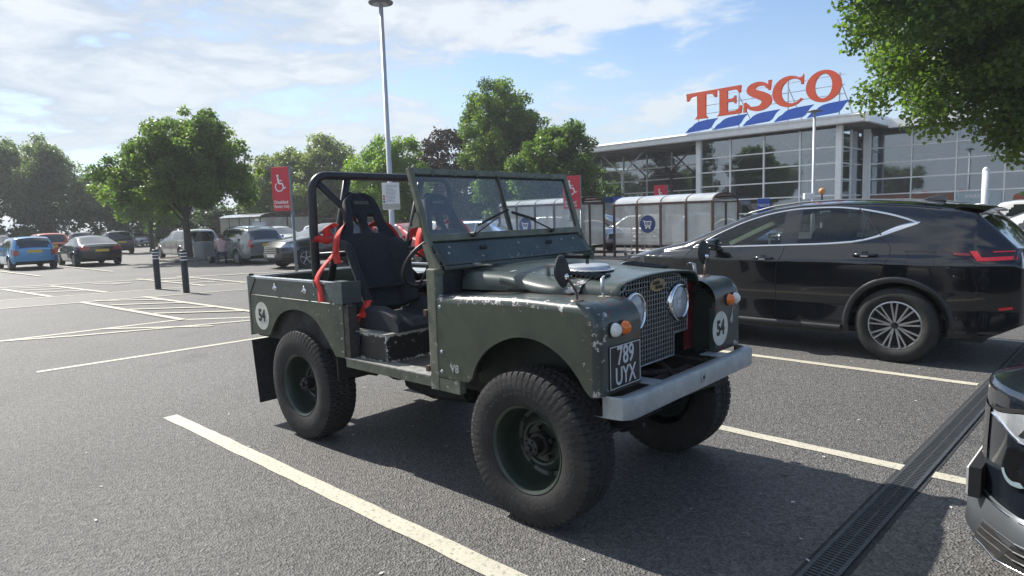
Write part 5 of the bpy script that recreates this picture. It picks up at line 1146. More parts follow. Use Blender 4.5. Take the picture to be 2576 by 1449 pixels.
for lab, m_ in CS.build(150, (34, 10, 14), .40, (0, 2.6), ccl, .35).items():
    nm = lab.split('#')[0].rstrip('+-'); obj(nm, m_, {'body': NCP, 'lower_trim': mat('grey lip', (.09, .10, .11), .4, .4)}.get(nm, CGL), nc, angle=60, fix=False)
def S2(y, z, off=.004):   # point on the nose at sideways distance y and height z
    s_ = 1 if y >= 0 else -1; a = abs(y); c = CS.sec(CS.x1, 24, 16, 3)[:41]; w_ = float(np.interp(z, [p[1] for p in c], [p[0] for p in c]))
    if a <= w_: return (CS.x1+.16*(1-(a/w_)**2)*(w_/c[0][0])+off, y, z)
    lo, hi = CS.x1-1.1, CS.x1
    for _ in range(18):
        m = (lo+hi)/2
        if CS.side_y(m, z) > a: lo = m
        else: hi = m
    return (lo+off*.75, s_*(a+off*.7), z)
GLIP = mat('grey lip', (.09, .10, .11), .4, .4); ynear = lambda a, b, n: np.linspace(a, b, n)
for s in (1, -1):
    zu = lambda y: .745+.07*S_((y-.24)/.3); zl = lambda y: .735-.055*S_((y-.24)/.2)
    hl = obj('headlight', MB().grid([[S2(s*y, zl(y)+(zu(y)-zl(y))*q, .006) for q in (0, .25, .5, .75, 1)] for y in ynear(.24, .74, 18)]), mat('bright faceted lamp', (.62, .66, .70), .10, .6, noise=.35, nscale=9, coat=1.), nc, smooth=True)
    obj('lamp_brow', MB().grid([[S2(s*y, zu(y)+.004+.016*q, .007) for q in (0, 1)] for y in ynear(.22, .78, 18)]), SHUT, hl); obj('lamp_edge', MB().tube([S2(s*y, zl(y)-.004, .008) for y in ynear(.24, .74, 16)], .005, 6), chrome, hl)
    for y in (.40, .56): obj('lamp_facet', MB().grid([[S2(s*(y+dy+.03*q), zl(y)+(zu(y)-zl(y))*q, .012) for q in (.15, .85)] for dy in (0, .045)]), chrome, hl)
    fc = Vector(S2(s*.40, .575, .0)); g = MB().grid([[S2(s*(.40+r_*math.cos(t)), .575+r_*1.15*math.sin(t), .006-.004*(r_ < .05)) for t in np.linspace(0, 6.2832, 25)] for r_ in (.003, .03, .05, .068)]); fl = obj('fog_lamp', g, BPM, nc, smooth=True)
    obj('daylight_arc', MB().grid([[S2(s*(.40+r_*math.cos(R(a))), .575+r_*1.15*math.sin(R(a)), .014) for r_ in (.042, .050, .057)] for a in range(-160, -40, 12)]), mat('lamp lens grey', (.20, .27, .30), .2, coat=1.), fl, smooth=True)
    obj('apron', MB().grid([[S2(s*y, z, o_) for z, o_ in ((.40, .004), (.385, .022), (.30, .05), (.225, .065), (.205, .05), (.20, .0))] for y in ynear(0, .80, 26)]), GLIP, nc, smooth=True)
    lg = obj('lower_grille', MB().grid([[S2(s*y, z, .068-.055*(z-.235)/.12+.012) for z in (.235, .29, .352-.03*S_((y-.3)/.3))] for y in ynear(.30, .68, 20)]), SHUT, nc)
    g = MB()
    for z in (.262, .290, .318): g.tube([S2(s*y, z, .086-.36*(z-.240)) for y in np.linspace(.32, .66, 10)], .003, 4)
    obj('grille_mesh', g, plastic, lg); obj('grille_trim', MB().tube([S2(s*y, .395-.02*y, .016) for y in ynear(.04, .78, 20)], .006, 6), chrome, nc, smooth=True); obj('grille_trim', MB().tube([S2(s*y, .232, .087) for y in ynear(.30, .66, 12)]+[S2(s*.68, .29, .06), S2(s*.66, .345, .03)], .005, 6), chrome, nc, smooth=True)
obj('upper_grille', MB().grid([[S2(y, z, .004) for z in np.linspace(.52, .74, 6)] for y in np.linspace(-.2, .2, 12)]), BPM, nc)
xf = CS.x1+.16; g = MB().box(xf+.022, xf+.030, -.26, .26, .385, .495); obj('front_plate', g, WPL, nc); obj('plate_holder', MB().box(xf-.02, xf+.0215, -.265, .265, .378, .502), black_print, nc)
for x_ in (0, 2.6):
    for s in (-1, 1): wheel_parts(nc, x_, s*.79, .35, .22, .23, 7)
obj('underside', MB().box(-.7, 3.2, -.75, .75, .24, .5), SHUT, nc)
# ================================================================== supermarket
BW = mat('white steel', (.92, .92, .91), .4, noise=.1, nscale=3); SOF = mat('canopy soffit', (.16, .15, .14), .7, noise=.25, nscale=1.5)
GLZ = glass('shopfront glass', (.50, .56, .57), .05, (.10, .12, .13), 2.4, 1.95)
sm = thing('supermarket', 'long glass-fronted supermarket with white canopy and big red rooftop name', 'building', (0, 0, 0), R(-45))
YB, YM, YF = 43.84, 48.08, 42.75
XL, XR = -24.08, -14.46
ZR = [1.29, 2.29, 3.30, 4.31, 5.32]
def facade(y, x0, n, pitch, z1, mull=.09, skiprows=()):
    for k in range(n+1): obj('mullion', MB().box(x0+k*pitch-mull/2, x0+k*pitch+mull/2, y-.10, y+.06, 0, z1), BW, sm)
    for z in ZR:
        if z < z1: obj('transom', MB().box(x0, x0+n*pitch, y-.075, y+.05, z-.04, z+.04), BW, sm)
    rows = [0]+[z for z in ZR if z < z1]+[z1]
    for k in range(n):
        for a, b in zip(rows, rows[1:]): obj('glass_pane', MB().add([(x0+k*pitch+.04, y, a+.04), (x0+(k+1)*pitch-.04, y, a+.04), (x0+(k+1)*pitch-.04, y, b-.04), (x0+k*pitch+.04, y, b-.04)], [(0, 1, 2, 3)]), GLZ, sm)
facade(YB, XL, 4, (XR-XL)/4, 6.50)
facade(YM, -40.9, 7, 2.40, 6.50, .06); facade(YM, XR+.56, 8, 2.42, 6.35, .07)
# return walls of the entrance box
for X in (XL, XR):
    for yy in (YB+2.1,): obj('mullion', MB().box(X-.06, X+.06, yy-.05, yy+.05, 0, 6.5), BW, sm)
    for z in ZR: obj('transom', MB().box(X-.05, X+.05, YB+.2, YM, z-.04, z+.04), BW, sm)
    for y0 in (YB+.1, YB+2.15): obj('glass_pane', MB().add([(X, y0, .05), (X, y0+1.95, .05), (X, y0+1.95, 6.45), (X, y0, 6.45)], [(0, 1, 2, 3)]), GLZ, sm)
    obj('corner_column', MB().box(X-.17, X+.17, YB-.2, YB+.14, 0, 6.6), BW, sm)
obj('corner_column', MB().box(XR+.18, XR+.55, YM-.3, YM-.02, 0, 6.6), BW, sm)
obj('canopy_fascia', MB().prism([(YF, 6.62), (YF+.05, 6.62), (YF+.05, 6.60), (YF+.5, 6.60), (YF+.5, 7.12), (YF-.05, 7.12), (YF-.12, 7.02), (YF-.02, 6.9)], -46, -12.75, 'yz'), BW, sm)
obj('canopy_soffit', MB().box(-46, -12.9, YF+.5, 47.9, 6.62, 6.75), SOF, sm); obj('roof', MB().box(-46, -12.7, YF+.52, 72, 6.95, 7.1), SOF, sm)
obj('roof_edge', MB().box(-12.72, -12.5, YF, 47.4, 6.55, 7.1), BW, sm)
obj('side_fascia', MB().box(-12.5, 12, 46.6, 47.2, 6.42, 6.95), BW, sm); obj('side_roof', MB().box(-12.5, 12, 47.2, 72, 6.5, 6.8), SOF, sm)
for i in range(9): obj('soffit_rib', MB().box(-45+4*i, -44.85+4*i, YF+.6, 47.8, 6.52, 6.62), SOF, sm)
BW_SHADED = mat('shaded white steel', (.03, .032, .035), .5)  # white column steel with the shade under the canopy put into its colour
for x, m_ in ((-37.6, BW), (-32.6, BW), (-27.9, BW_SHADED), (-22.6, BW), (-17.4, BW)):
    y = 46.3; g = MB().tube([(x, y, 0), (x, y, 4.85)], .13, 14); col = obj('column', g, m_, sm, smooth=True)
    for s in (-1, 1): obj('branch', MB().tube([(x, y, 4.8), (x+s*2.05, y, 6.6)], .07, 8), m_, col, smooth=True)
# interior
SI = mat('shop interior', (.07, .075, .08), .8, noise=.4, nscale=.8)
obj('interior_back_wall', MB().box(-46, 12, 62, 62.3, 0, 6.5), mat('pale inner wall', (.20, .21, .21), .8, noise=.3, nscale=.6), sm)
obj('interior_floor', MB().box(-46, 12, 48.2, 62, .0, .02), SI, sm)
obj('end_wall', MB().box(-46.4, -46, 43.4, 72, 0, 6.6), SOF, sm)
for i in range(11): obj('light_batten', MB().box(-43+5*i, -40.6+5*i, 52, 52.15, 4.9, 4.98), white_paint, sm); obj('light_batten', MB().box(-42+5*i, -39.6+5*i, 57, 57.15, 4.9, 4.98), white_paint, sm)
rr = random.Random(4)
for i in range(22):
    x = -44+2.45*i; hh = rr.uniform(1.5, 2.3); obj('shelving', MB().box(x, x+1.9, 53+rr.random()*3, 54.5+rr.random()*3, 0, hh), mat('shelf goods %d' % (i % 4), [(.20, .06, .04), (.05, .08, .16), (.22, .20, .14), (.08, .14, .07)][i % 4], .7, noise=.6, nscale=9), sm)
obj('blue_banner', MB().box(-19.5, -16.2, 49.5, 49.55, 2.35, 3.0), mat('pale banner', (.30, .33, .35), .6, noise=.1), sm); obj('mezzanine_wall', MB().box(-22.0, -15.0, 50.2, 50.4, 2.4, 3.9), mat('pale inner panel', (.24, .25, .25), .7, noise=.2), sm)
# printed window graphics along the right wall
POS = [(XR+.60, 2.42*.96*1, 'warm brown food print', (.16, .07, .045)), (XR+3.02, 2.32, 'warm brown food print', (.16, .07, .045)), (XR+5.44, 2.32, 'pale blue print', (.30, .36, .38)), (XR+7.86, 2.32, 'pale fruit print', (.33, .36, .36)), (XR+10.28, 2.32, 'pale blue print', (.30, .36, .38))]
for x, w_, nm, c in POS:
    m_ = mat(nm, c, .5, noise=.45, nscale=1.6, col2=tuple(min(1, q*1.5) for q in c)); po = obj('window_graphic', MB().box(x+.02, x+w_-.02, YM-.035, YM-.03, 1.33, 2.22), m_, sm); obj('window_graphic', MB().box(x+.02, x+w_-.02, YM-.035, YM-.03, .1, 1.25), m_, sm)
    if x > XR+5 and x < XR+6: text('graphic_lettering', 'VARIETY', .34, white_print, po, (x+1.1, YM-.045, 1.93), (1, 0, 0), (0, 0, 1), .006)
    if XR+7 < x < XR+8:
        for cx_, cz_, r_, c_ in ((.7, 1.72, .30, (.42, .10, .05)), (1.45, 1.60, .36, (.40, .38, .30)), (2.0, 1.95, .22, (.45, .05, .05)), (.85, 1.95, .16, (.10, .22, .05))): obj('printed_fruit', MB().lathe([(r_, -.0), (0, -.002)], 20, (x+cx_, YM-.04-.001*cz_, cz_), 'y'), mat('printed fruit %.2f' % r_, c_, .6, noise=.5, nscale=5), po)
# rooftop name: letters, blue strokes, frame
RL = mat('red letter face', (.80, .095, .03), .5, noise=.08, nscale=2); RE = mat('letter return', (.55, .50, .48), .5); BL = mat('blue stroke face', (.015, .10, .52), .45, noise=.1, nscale=2)
def ring(o_, i_, a0, a1, n=28):
    return arc(*o_, a0, a1, n)
gl = {}
gl['T'] = [[(.02, .72), (.0, 1.0), (1.0, 1.0), (.98, .72), (.93, .72), (.87, .84), (.80, .87), (.64, .88), (.635, .12), (.66, .06), (.72, .0), (.28, .0), (.34, .06), (.365, .12), (.36, .88), (.20, .87), (.13, .84), (.07, .72)]]
gl['E'] = [[(0, 0), (.06, .06), (.09, .12), (.09, .88), (.06, .94), (0, 1), (.82, 1), (.80, .74), (.75, .74), (.70, .84), (.62, .88), (.36, .88), (.36, .57), (.52, .57), (.58, .60), (.61, .66), (.65, .66), (.65, .38), (.61, .38), (.58, .44), (.52, .47), (.36, .47), (.36, .12), (.64, .12), (.74, .17), (.80, .28), (.85, .28), (.82, 0)]]
o_c = arc(.50, .5, .50, 52, 322, 34, .52); i_c = arc(.60, .5, .34, 318, 42, 30, .41)
gl['C'] = [[(.92, 1.02), (.90, .94)]+o_c+[(.97, .16)]+i_c[:]+[(.85, .68), (.92, .68)]]
gl['O'] = [arc(.54, .5, .54, 0, 350, 35, .52), arc(.54, .5, .27, 0, 350, 30, .40)]
sp_pts = [(.70, .74), (.62, .88), (.44, .93), (.27, .86), (.24, .73), (.34, .62), (.50, .52), (.64, .40), (.66, .25), (.55, .11), (.38, .07), (.20, .14), (.12, .27)]
sp_w = [.035, .05, .075, .10, .12, .13, .14, .14, .13, .105, .075, .05, .035]
def spine(pts, ws_):
    pp = smoothpath([(a, b, 0) for a, b in pts], 4); k = len(pp); A, B = [], []
    for i, p in enumerate(pp):
        d = (pp[min(i+1, k-1)]-pp[max(i-1, 0)]).normalized(); n_ = Vector((-d.y, d.x, 0)); w_ = float(np.interp(i/(k-1)*(len(ws_)-1), range(len(ws_)), ws_)); q = p+n_*w_; r_ = p-n_*w_; A.append((q.x, q.y)); B.append((r_.x, r_.y))
    return A+B[::-1]
gl['S'] = [spine(sp_pts, sp_w)]
Hc = 1.84
sg = bpy.data.objects.new('rooftop_sign', None); COL.objects.link(sg); sg.parent = sm
def xpos(u): m = (u-1288)/1631.4; Y = (YF-.1)*1.41421/(1+m); return (m-1)*Y/1.41421
# letter left edges along the facade (metres in facade frame)
LET = [(c_, xpos(a_), (xpos(b_)-xpos(a_))/k_) for c_, a_, b_, k_ in (('T', 1732, 1806.6, 1.), ('E', 1807, 1868, .85), ('S', 1869, 1941, .80), ('C', 1943, 2023, .97), ('O', 2025, 2112, 1.08))]
for ch, x, w_ in LET:
    hs = 1.0; me = curve_mesh([[(a*w_/1.0, b*Hc) for a, b in sp] for sp in gl[ch]], .09); place(me, (x, YF-.10, 8.02), (1, 0, 0), (0, 0, 1)); lt = obj('sign_letter', me, RL, sg)
    if ch == 'S':
        me = curve_mesh([[(a*w_, b*Hc) for a, b in ((.71, 1.0), (.71, .66), (.76, .66), (.79, 1.0))]], .088); place(me, (x, YF-.10, 8.02), (1, 0, 0), (0, 0, 1)); obj('serif', me, RL, lt)
        me = curve_mesh([[(a*w_, b*Hc) for a, b in ((.03, 0), (.05, .34), (.11, .34), (.11, .0))]], .088); place(me, (x, YF-.10, 8.02), (1, 0, 0), (0, 0, 1)); obj('serif', me, RL, lt)
for i in range(5):
    x = xpos((1729, 1797, 1870, 1947, 2028)[i]); k = 12; top_ = [(x+.55+1.95*t, 7.86+.06*t-.30*math.exp(-t*7)) for t in np.linspace(0, 1, k)]; bot_ = [(x+1.95-1.95*t+.0, 7.14+.10*(1-t)+.06*math.sin((1-t)*math.pi)) for t in np.linspace(0, 1, k)]
    tp = [(x, 7.14)]+[(x+.30, 7.44)]+top_+[(x+2.25, 7.72), (x+2.0, 7.36)]+[(x+1.8, 7.24)]
    me = curve_mesh([tp], .05); place(me, (0, YF-.12, 0), (1, 0, 0), (0, 0, 1)); obj('sign_stroke', me, BL, sg)
for z in (8.35, 8.9, 9.5): obj('sign_rail', MB().tube([(-24.0, YF+.10, z), (-13.9, YF+.10, z)], .02, 6), silver, sg)
for x in (-23.6, -20.6, -17.3, -14.2): obj('sign_post', MB().tube([(x, YF+.12, 7.0), (x, YF+.12, 9.65)], .04, 8), silver, sg); obj('sign_brace', MB().tube([(x, YF+.15, 9.2), (x+.2, YF+2.2, 7.1)], .03, 6), silver, sg)

# ================================================================== trolley shelters
BR = mat('brown shelter frame', (.085, .04, .028), .55, noise=.3, nscale=6)
PN = glass('cloudy perspex', (.84, .86, .84), .60, (.92, .92, .86), 1.0, lit=True); RP = glass('white roof sheet', (.75, .78, .78), .6, (.72, .75, .76), 1.0)
def shelter(label, loc, rz, bays, blen, wid, eave, rise, badge=True, skirt=.45, gro='trolley shelters'):
    t = thing('trolley_shelter', label, 'shelter', loc, rz, gro); L = bays*blen
    # local: x along the shelter, y across (0 is the near long side)
    def post(x, y): obj('post', MB().box(x-.035, x+.035, y-.035, y+.035, 0, eave), BR, t)
    for k in range(bays+1): post(k*blen, 0); post(k*blen, wid)
    post(L, wid/2+.0)
    for y in (0, wid): obj('eave_rail', MB().box(-.03, L+.03, y-.03, y+.03, eave, eave+.06), BR, t); obj('low_rail', MB().box(0, L, y-.02, y+.02, skirt-.03, skirt), BR, t)
    for k in range(bays+1): obj('roof_hoop', MB().tube([(k*blen, wid*(.5-.5*math.cos(R(a))), eave+.05+rise*math.sin(R(a))) for a in range(0, 181, 15)], .028, 6), BR, t)
    for k in range(bays):
        P = [[(k*blen+.03+(blen-.06)*q, wid*(.5-.5*math.cos(R(a))), eave+.075+rise*math.sin(R(a))) for q in (0, 1)] for a in range(0, 181, 12)]; obj('roof_sheet', MB().grid(P), RP, t, smooth=True)
        for y in (0, wid): obj('side_panel', MB().add([(k*blen+.04, y, skirt), ((k+1)*blen-.04, y, skirt), ((k+1)*blen-.04, y, eave), (k*blen+.04, y, eave)], [(0, 1, 2, 3)]), PN, t)
    for y0, y1 in ((.04, wid/2-.04), (wid/2+.04, wid-.04)): obj('end_panel', MB().add([(L, y0, skirt), (L, y1, skirt), (L, y1, eave), (L, y0, eave)], [(0, 1, 2, 3)]), PN, t)
    obj('end_rail', MB().box(L-.02, L+.02, 0, wid, eave, eave+.05), BR, t)
    if badge:
        cx, cz, r_ = 1.40*blen+.08, (eave+skirt)/2+.03, .31; b_ = obj('trolley_sign', MB().lathe([(r_, -.01), (0, -.012)], 36, (cx, -.03, cz), 'y'), mat('navy disc', (.012, .035, .14), .4), t)
        g = MB(); y = -.046
        def seg(a, b, w_=.022): g.bar((cx+a[0], y, cz+a[1]), (cx+b[0], y, cz+b[1]), w_, .004, (0, 1, 0))
        for a, b in (((-.19, .13), (-.14, .12)), ((-.14, .12), (-.09, -.08)), ((-.135, .09), (.15, .09)), ((.15, .09), (.11, -.06)), ((-.09, -.06), (.11, -.06)), ((-.09, -.10), (.11, -.10))): seg(a, b)
        for i in range(3): seg((-.06+.06*i, .07), (-.05+.055*i, -.04), .012)
        for i in (-.06, .08): g.lathe([(.028, -.001), (.0, -.002)], 14, (cx+i, y, cz-.14), 'y')
        obj('trolley_pictogram', g, white_print, b_)
    return t
def trolleys(t, n, x0, y):
    tr = thing('shopping_trolleys', t, 'trolleys', (0, 0, 0)); return tr
shA = shelter('large trolley shelter with white barrel roof beside the black crossover nose', (3.80, 23.72, 0), R(-43), 4, .95, 1.9, 1.83, .27)
shB = shelter('trolley shelter seen through the windscreen with a round blue trolley sign', (-.40, 25.6, 0), R(-43), 4, .92, 1.8, 1.93, .22)
shC = shelter('distant trolley shelter with pale roof behind the grey estate car', (-22.3, 50.2, 0), R(-40), 4, 1.5, 4.2, 2.12, .30, False, .3)
TRM = mat('trolley wire', (.42, .44, .46), .35, .7)
def trolley(loc, rz, label):
    t = thing('shopping_trolley', label, 'trolley', loc, rz, 'trolleys in the shelters'); g = MB()
    for z in (.55, .70, .85, 1.0): e_ = (z-.55)*.12; g.tube([(-.35-e_, -.22-e_, z), (.40+e_, -.18, z), (.40+e_, .18, z), (-.35-e_, .22+e_, z)], .008, 4, closed=True)
    for q in np.linspace(-.3, .38, 7):
        for s in (-1, 1): g.tube([(q, s*.20, .55), (q*1.05, s*.22, 1.0)], .005, 4)
    obj('basket', g, TRM, t); g = MB()
    for s in (-1, 1): g.tube([(-.42, s*.24, 1.05), (-.40, s*.24, .2), (.42, s*.2, .14)], .014, 6)
    obj('frame', g, TRM, t); obj('handle', MB().tube([(-.44, -.26, 1.06), (-.44, .26, 1.06)], .018, 8), mat('blue handle', (.02, .08, .35), .4), t)
    for x, y in ((-.38, .24), (-.38, -.24), (.40, .2), (.40, -.2)): obj('wheel', MB().tube([(x, y-.012, .06), (x, y+.012, .06)], .06, 12), black_rubber, t)
    return t
tr0 = trolley((5.3, 23.35, 0), R(-43), 'shopping trolley in the large shelter, nearest its open end')
for i, (x, y, l_) in enumerate(((5.1, 23.6, 'second shopping trolley nested in the large shelter'), (4.9, 23.8, 'third shopping trolley nested in the large shelter'), (4.7, 24.0, 'last shopping trolley nested in the large shelter row'))): dup(tr0, (x, y, 0), R(-43), l_, 'trolleys in the shelters')

# ================================================================== posts, signs, lamps
SRED = mat('red sign face', (.60, .035, .055), .45, noise=.06, nscale=3); GPOST = mat('grey post', (.20, .22, .23), .5, .3, noise=.15)
def wheelchair(parent, o, xd, s_, m_):
    zd = Vector((0, 0, 1)); xd = Vector(xd).normalized(); n_ = xd.cross(zd)
    def P(a, b): return Vector(o)+xd*a*s_+zd*b*s_
    g = MB()
    def seg(a, b, w_): g.bar(P(*a), P(*b), w_*s_, .004, tuple(n_))
    hd_ = [P(-.10+.07*math.cos(t), .43+.07*math.sin(t)) for t in np.linspace(0, 6.283, 14, endpoint=False)]; g.add(hd_, [tuple(range(14))])
    seg((-.09, .34), (-.05, .02), .10); seg((-.06, .18), (.14, .16), .06); seg((-.06, .02), (.16, .0), .08); seg((.15, .02), (.25, -.26), .08); seg((.23, -.26), (.36, -.20), .06)
    A = arc(-.03, -.16, .235, 130, 350, 16); 
    for a, b in zip(A, A[1:]): seg(a, b, .06)
    return obj('wheelchair_pictogram', g, m_, parent)
def dsign(label, loc, rz, w_, h_, top_, txt=True, sgn=1):
    t = thing('disabled_bay_sign', label, 'sign', loc, rz, 'red disabled parking signs'); z0 = top_-h_
    # face looks toward -y
    obj('sign_board', MB().box(-w_/2, w_/2, -.02, .02, z0, top_), SRED, t, bevel=.012); obj('edge_trim', MB().box(w_/2+.001, w_/2+.045, -.03, .03, z0-.0, top_+.02), GPOST, t)
    obj('post', MB().tube([(w_/2+.03*sgn, 0.0, 0), (w_/2+.03*sgn, 0.0, z0)], .038, 12), GPOST, t, smooth=True)
    bd_ = [c for c in t.children if c.name.startswith('sign_board')][0]
    wheelchair(bd_, (-.02, -.024, z0+h_*.62), (1, 0, 0), w_*.95, white_print)
    if txt: text('sign_lettering', 'Disabled', .115, white_print, bd_, (-w_*.42, -.024, z0+h_*.20), (1, 0, 0), (0, 0, 1), .002, align='LEFT'); text('sign_lettering', 'Parking Only', .105, white_print, bd_, (-w_*.42, -.024, z0+h_*.10), (1, 0, 0), (0, 0, 1), .002, align='LEFT', squeeze=.78)
    return t
dsign('tall red disabled parking sign on a grey post left of the roll bar', (-5.86, 16.9, 0), R(-12), .50, 1.12, 3.03)
dsign('red disabled parking sign seen past the top right corner of the windscreen', (2.14, 22.4, 0), R(-2), .58, 1.12, 2.90)
dsign('farthest red disabled parking sign, rising above the trolley shelter roof', (6.72, 29, 0), R(-5), .56, 1.12, 2.76)
def lamp(label, loc, h_, r0, r1, head_r, grp=None):
    t = thing('lamp_post', label, 'street lamp', loc, 0, 'car park lamp posts'); obj('pole', MB().tube([(0, 0, 0), (0, 0, 1.2), (0, 0, 1.25), (0, 0, h_)], [r0*1.25, r0*1.25, r0, r1], 16), mat('pale grey pole', (.50, .52, .55), .45, .2, noise=.06, nscale=2), t, smooth=True)
    g = MB().lathe([(.0, .06), (.05, .05), (head_r*.75, .03), (head_r, .0), (head_r*.97, -.03), (head_r*.5, -.05), (0, -.06)], 28, (0, 0, h_), 'z'); obj('lamp_head', g, mat('grey lamp head', (.16, .17, .19), .4, .3), t, smooth=True); obj('lamp_glass', MB().lathe([(head_r*.6, -.055), (0, -.065)], 24, (0, 0, h_), 'z'), mat('lamp lens', (.4, .42, .42), .2), t)
    return t
l1 = lamp('tall pale lamp post rising from behind the roll bar', (-3.25, 18, 0), 7.36, .075, .058, .33)
lamp('thin distant lamp post left of the bright green tree', (-11.6, 57, 0), 7.8, .09, .06, .30)
l3 = lamp('slim pale lamp post in front of the supermarket sign', (13.95, 30, 0), 5.9, .07, .06, .33)
ib = thing('notice_board', 'white parking notice fixed to the lamp post above the driver seat', 'sign', (-3.22, 17.88, 0), R(3)); bo = obj('notice_sheet', MB().box(-.235, .235, -.012, .012, 1.87, 2.60), white_paint, ib, bevel=.02)
g = MB(); GT = mat('grey small print', (.24, .25, .28), .7)
rr = random.Random(2)
for i in range(13):
    z = 2.53-.037*i; g.box(-.13, -.13+rr.uniform(.20, .30), -.0145, -.0135, z-.006, z+.004)
obj('small_print', g, GT, bo); obj('notice_footer', MB().box(-.225, .225, -.0142, -.0132, 1.89, 2.03), mat('beige footer', (.42, .40, .36), .6), bo)
for i, c_ in enumerate(((.5, .08, .09), (.5, .08, .09), (.06, .09, .25))): obj('warning_symbol', MB().box(-.215, -.165, -.0150, -.0142, 2.06+.075*(2-i), 2.12+.075*(2-i)), mat('symbol %d' % (i//2), c_, .6), bo)
obj('bracket', MB().box(-.1, .1, .013, .05, 2.2, 2.26), GPOST, ib)
def bollard(label, loc):
    t = thing('bollard', label, 'bollard', loc, 0, 'black bollards on the footpath'); obj('shaft', MB().tube([(0, 0, 0), (0, 0, 1.02), (0, 0, 1.035)], [.074, .074, .055], 18), mat('bollard black', (.022, .024, .032), .5, noise=.15), t, angle=30)
    for z in (.80, .88, .955): obj('reflective_band', MB().lathe([(.075, -.013), (.0765, -.010), (.0765, .010), (.075, .013)], 18, (0, 0, z), 'z'), white_print, t, smooth=True)
bollard('black bollard with white bands, left of the pair', (-9.14, 16.7, 0)); bollard('black bollard with white bands, right of the pair', (-7.84, 15.55, 0))
wp_ = thing('white_post', 'white round-topped post behind the black crossover tail', 'post', (8.3, 11.4, 0)); obj('shaft', MB().tube([(0, 0, 0), (0, 0, 2.10)], .05, 14), white_paint, wp_, smooth=True); obj('cap', MB().dome((0, 0, 2.10), .05, (0, 0, 1), 1.3, 14, 5), white_paint, wp_, smooth=True)
be = thing('belisha_beacon', 'small orange globe beacon on a striped pole by the crossing', 'beacon', (14.45, 30.2, 0)); obj('globe', MB().dome((0, 0, 2.30), .15, (0, 0, 1), 1, 18, 7).dome((0, 0, 2.30), .15, (0, 0, -1), 1, 18, 7), mat('amber globe', (.62, .26, .08), .4), be, smooth=True)
for i in range(5): obj('pole_band', MB().tube([(0, 0, .43*i), (0, 0, .43*i+.43)], .04, 10), white_print if i % 2 else black_print, be)
tt = thing('totem_sign', 'small blue store totem standing above the black crossover bonnet', 'sign', (10.9, 28, 0), R(-20)); bb = obj('panel', MB().box(-.25, .25, -.05, .05, .3, 2.02), mat('store blue', (.012, .07, .36), .45, noise=.05), tt, bevel=.015); text('store_name', 'TESCO', .15, white_print, bb, (0, -.054, 1.72), (1, 0, 0), (0, 0, 1), .003)
cb = thing('camera_box', 'small pale box on the slim lamp post', 'box', (13.75, 29.9, 0)); obj('housing', MB().box(-.28, .18, -.12, .10, 1.94, 2.22), white_paint, cb, bevel=.02)
# rail fence at the back of the car park
fe_ = thing('rail_fence', 'low timber rail fence in front of the far trees', 'fence', (0, 0, 0)); FM = mat('weathered timber', (.12, .11, .095), .8, noise=.3)
P0, P1 = Vector((-21, 53, 0)), Vector((6, 49, 0))
for i in range(12): p = P0.lerp(P1, i/11); obj('fence_post', MB().box(p.x-.06, p.x+.06, p.y-.06, p.y+.06, 0, 2.0), FM, fe_)
for z in (1.9, 1.1): obj('rail', MB().bar(P0+Vector((0, -.08, z)), P1+Vector((0, -.08, z)), .04, .09), FM, fe_)
sn = thing('bay_notice', 'small white notice beneath the big left tree', 'sign', (-14.6, 38.0, 0), R(20)); obj('panel', MB().box(-.38, .38, -.02, .02, 1.35, 1.75), white_paint, sn); obj('post', MB().tube([(0, .03, 0), (0, .03, 1.7)], .03, 8), GPOST, sn)
# kerbed bed round the tree
KB = mat('concrete kerb', (.26, .25, .23), .8, noise=.3, nscale=5)
kb = thing('tree_island', 'small kerbed bed round the foot of the big left tree', 'kerb', (-15.45, 31.1, 0), R(-43)); obj('kerb', MB().box(-1.3, 1.3, -1.1, 1.1, 0, .12), KB, kb, bevel=.03); obj('soil', MB().box(-1.15, 1.15, -.95, .95, .122, .14), mat('dry soil', (.09, .07, .05), .95, noise=.4), kb)
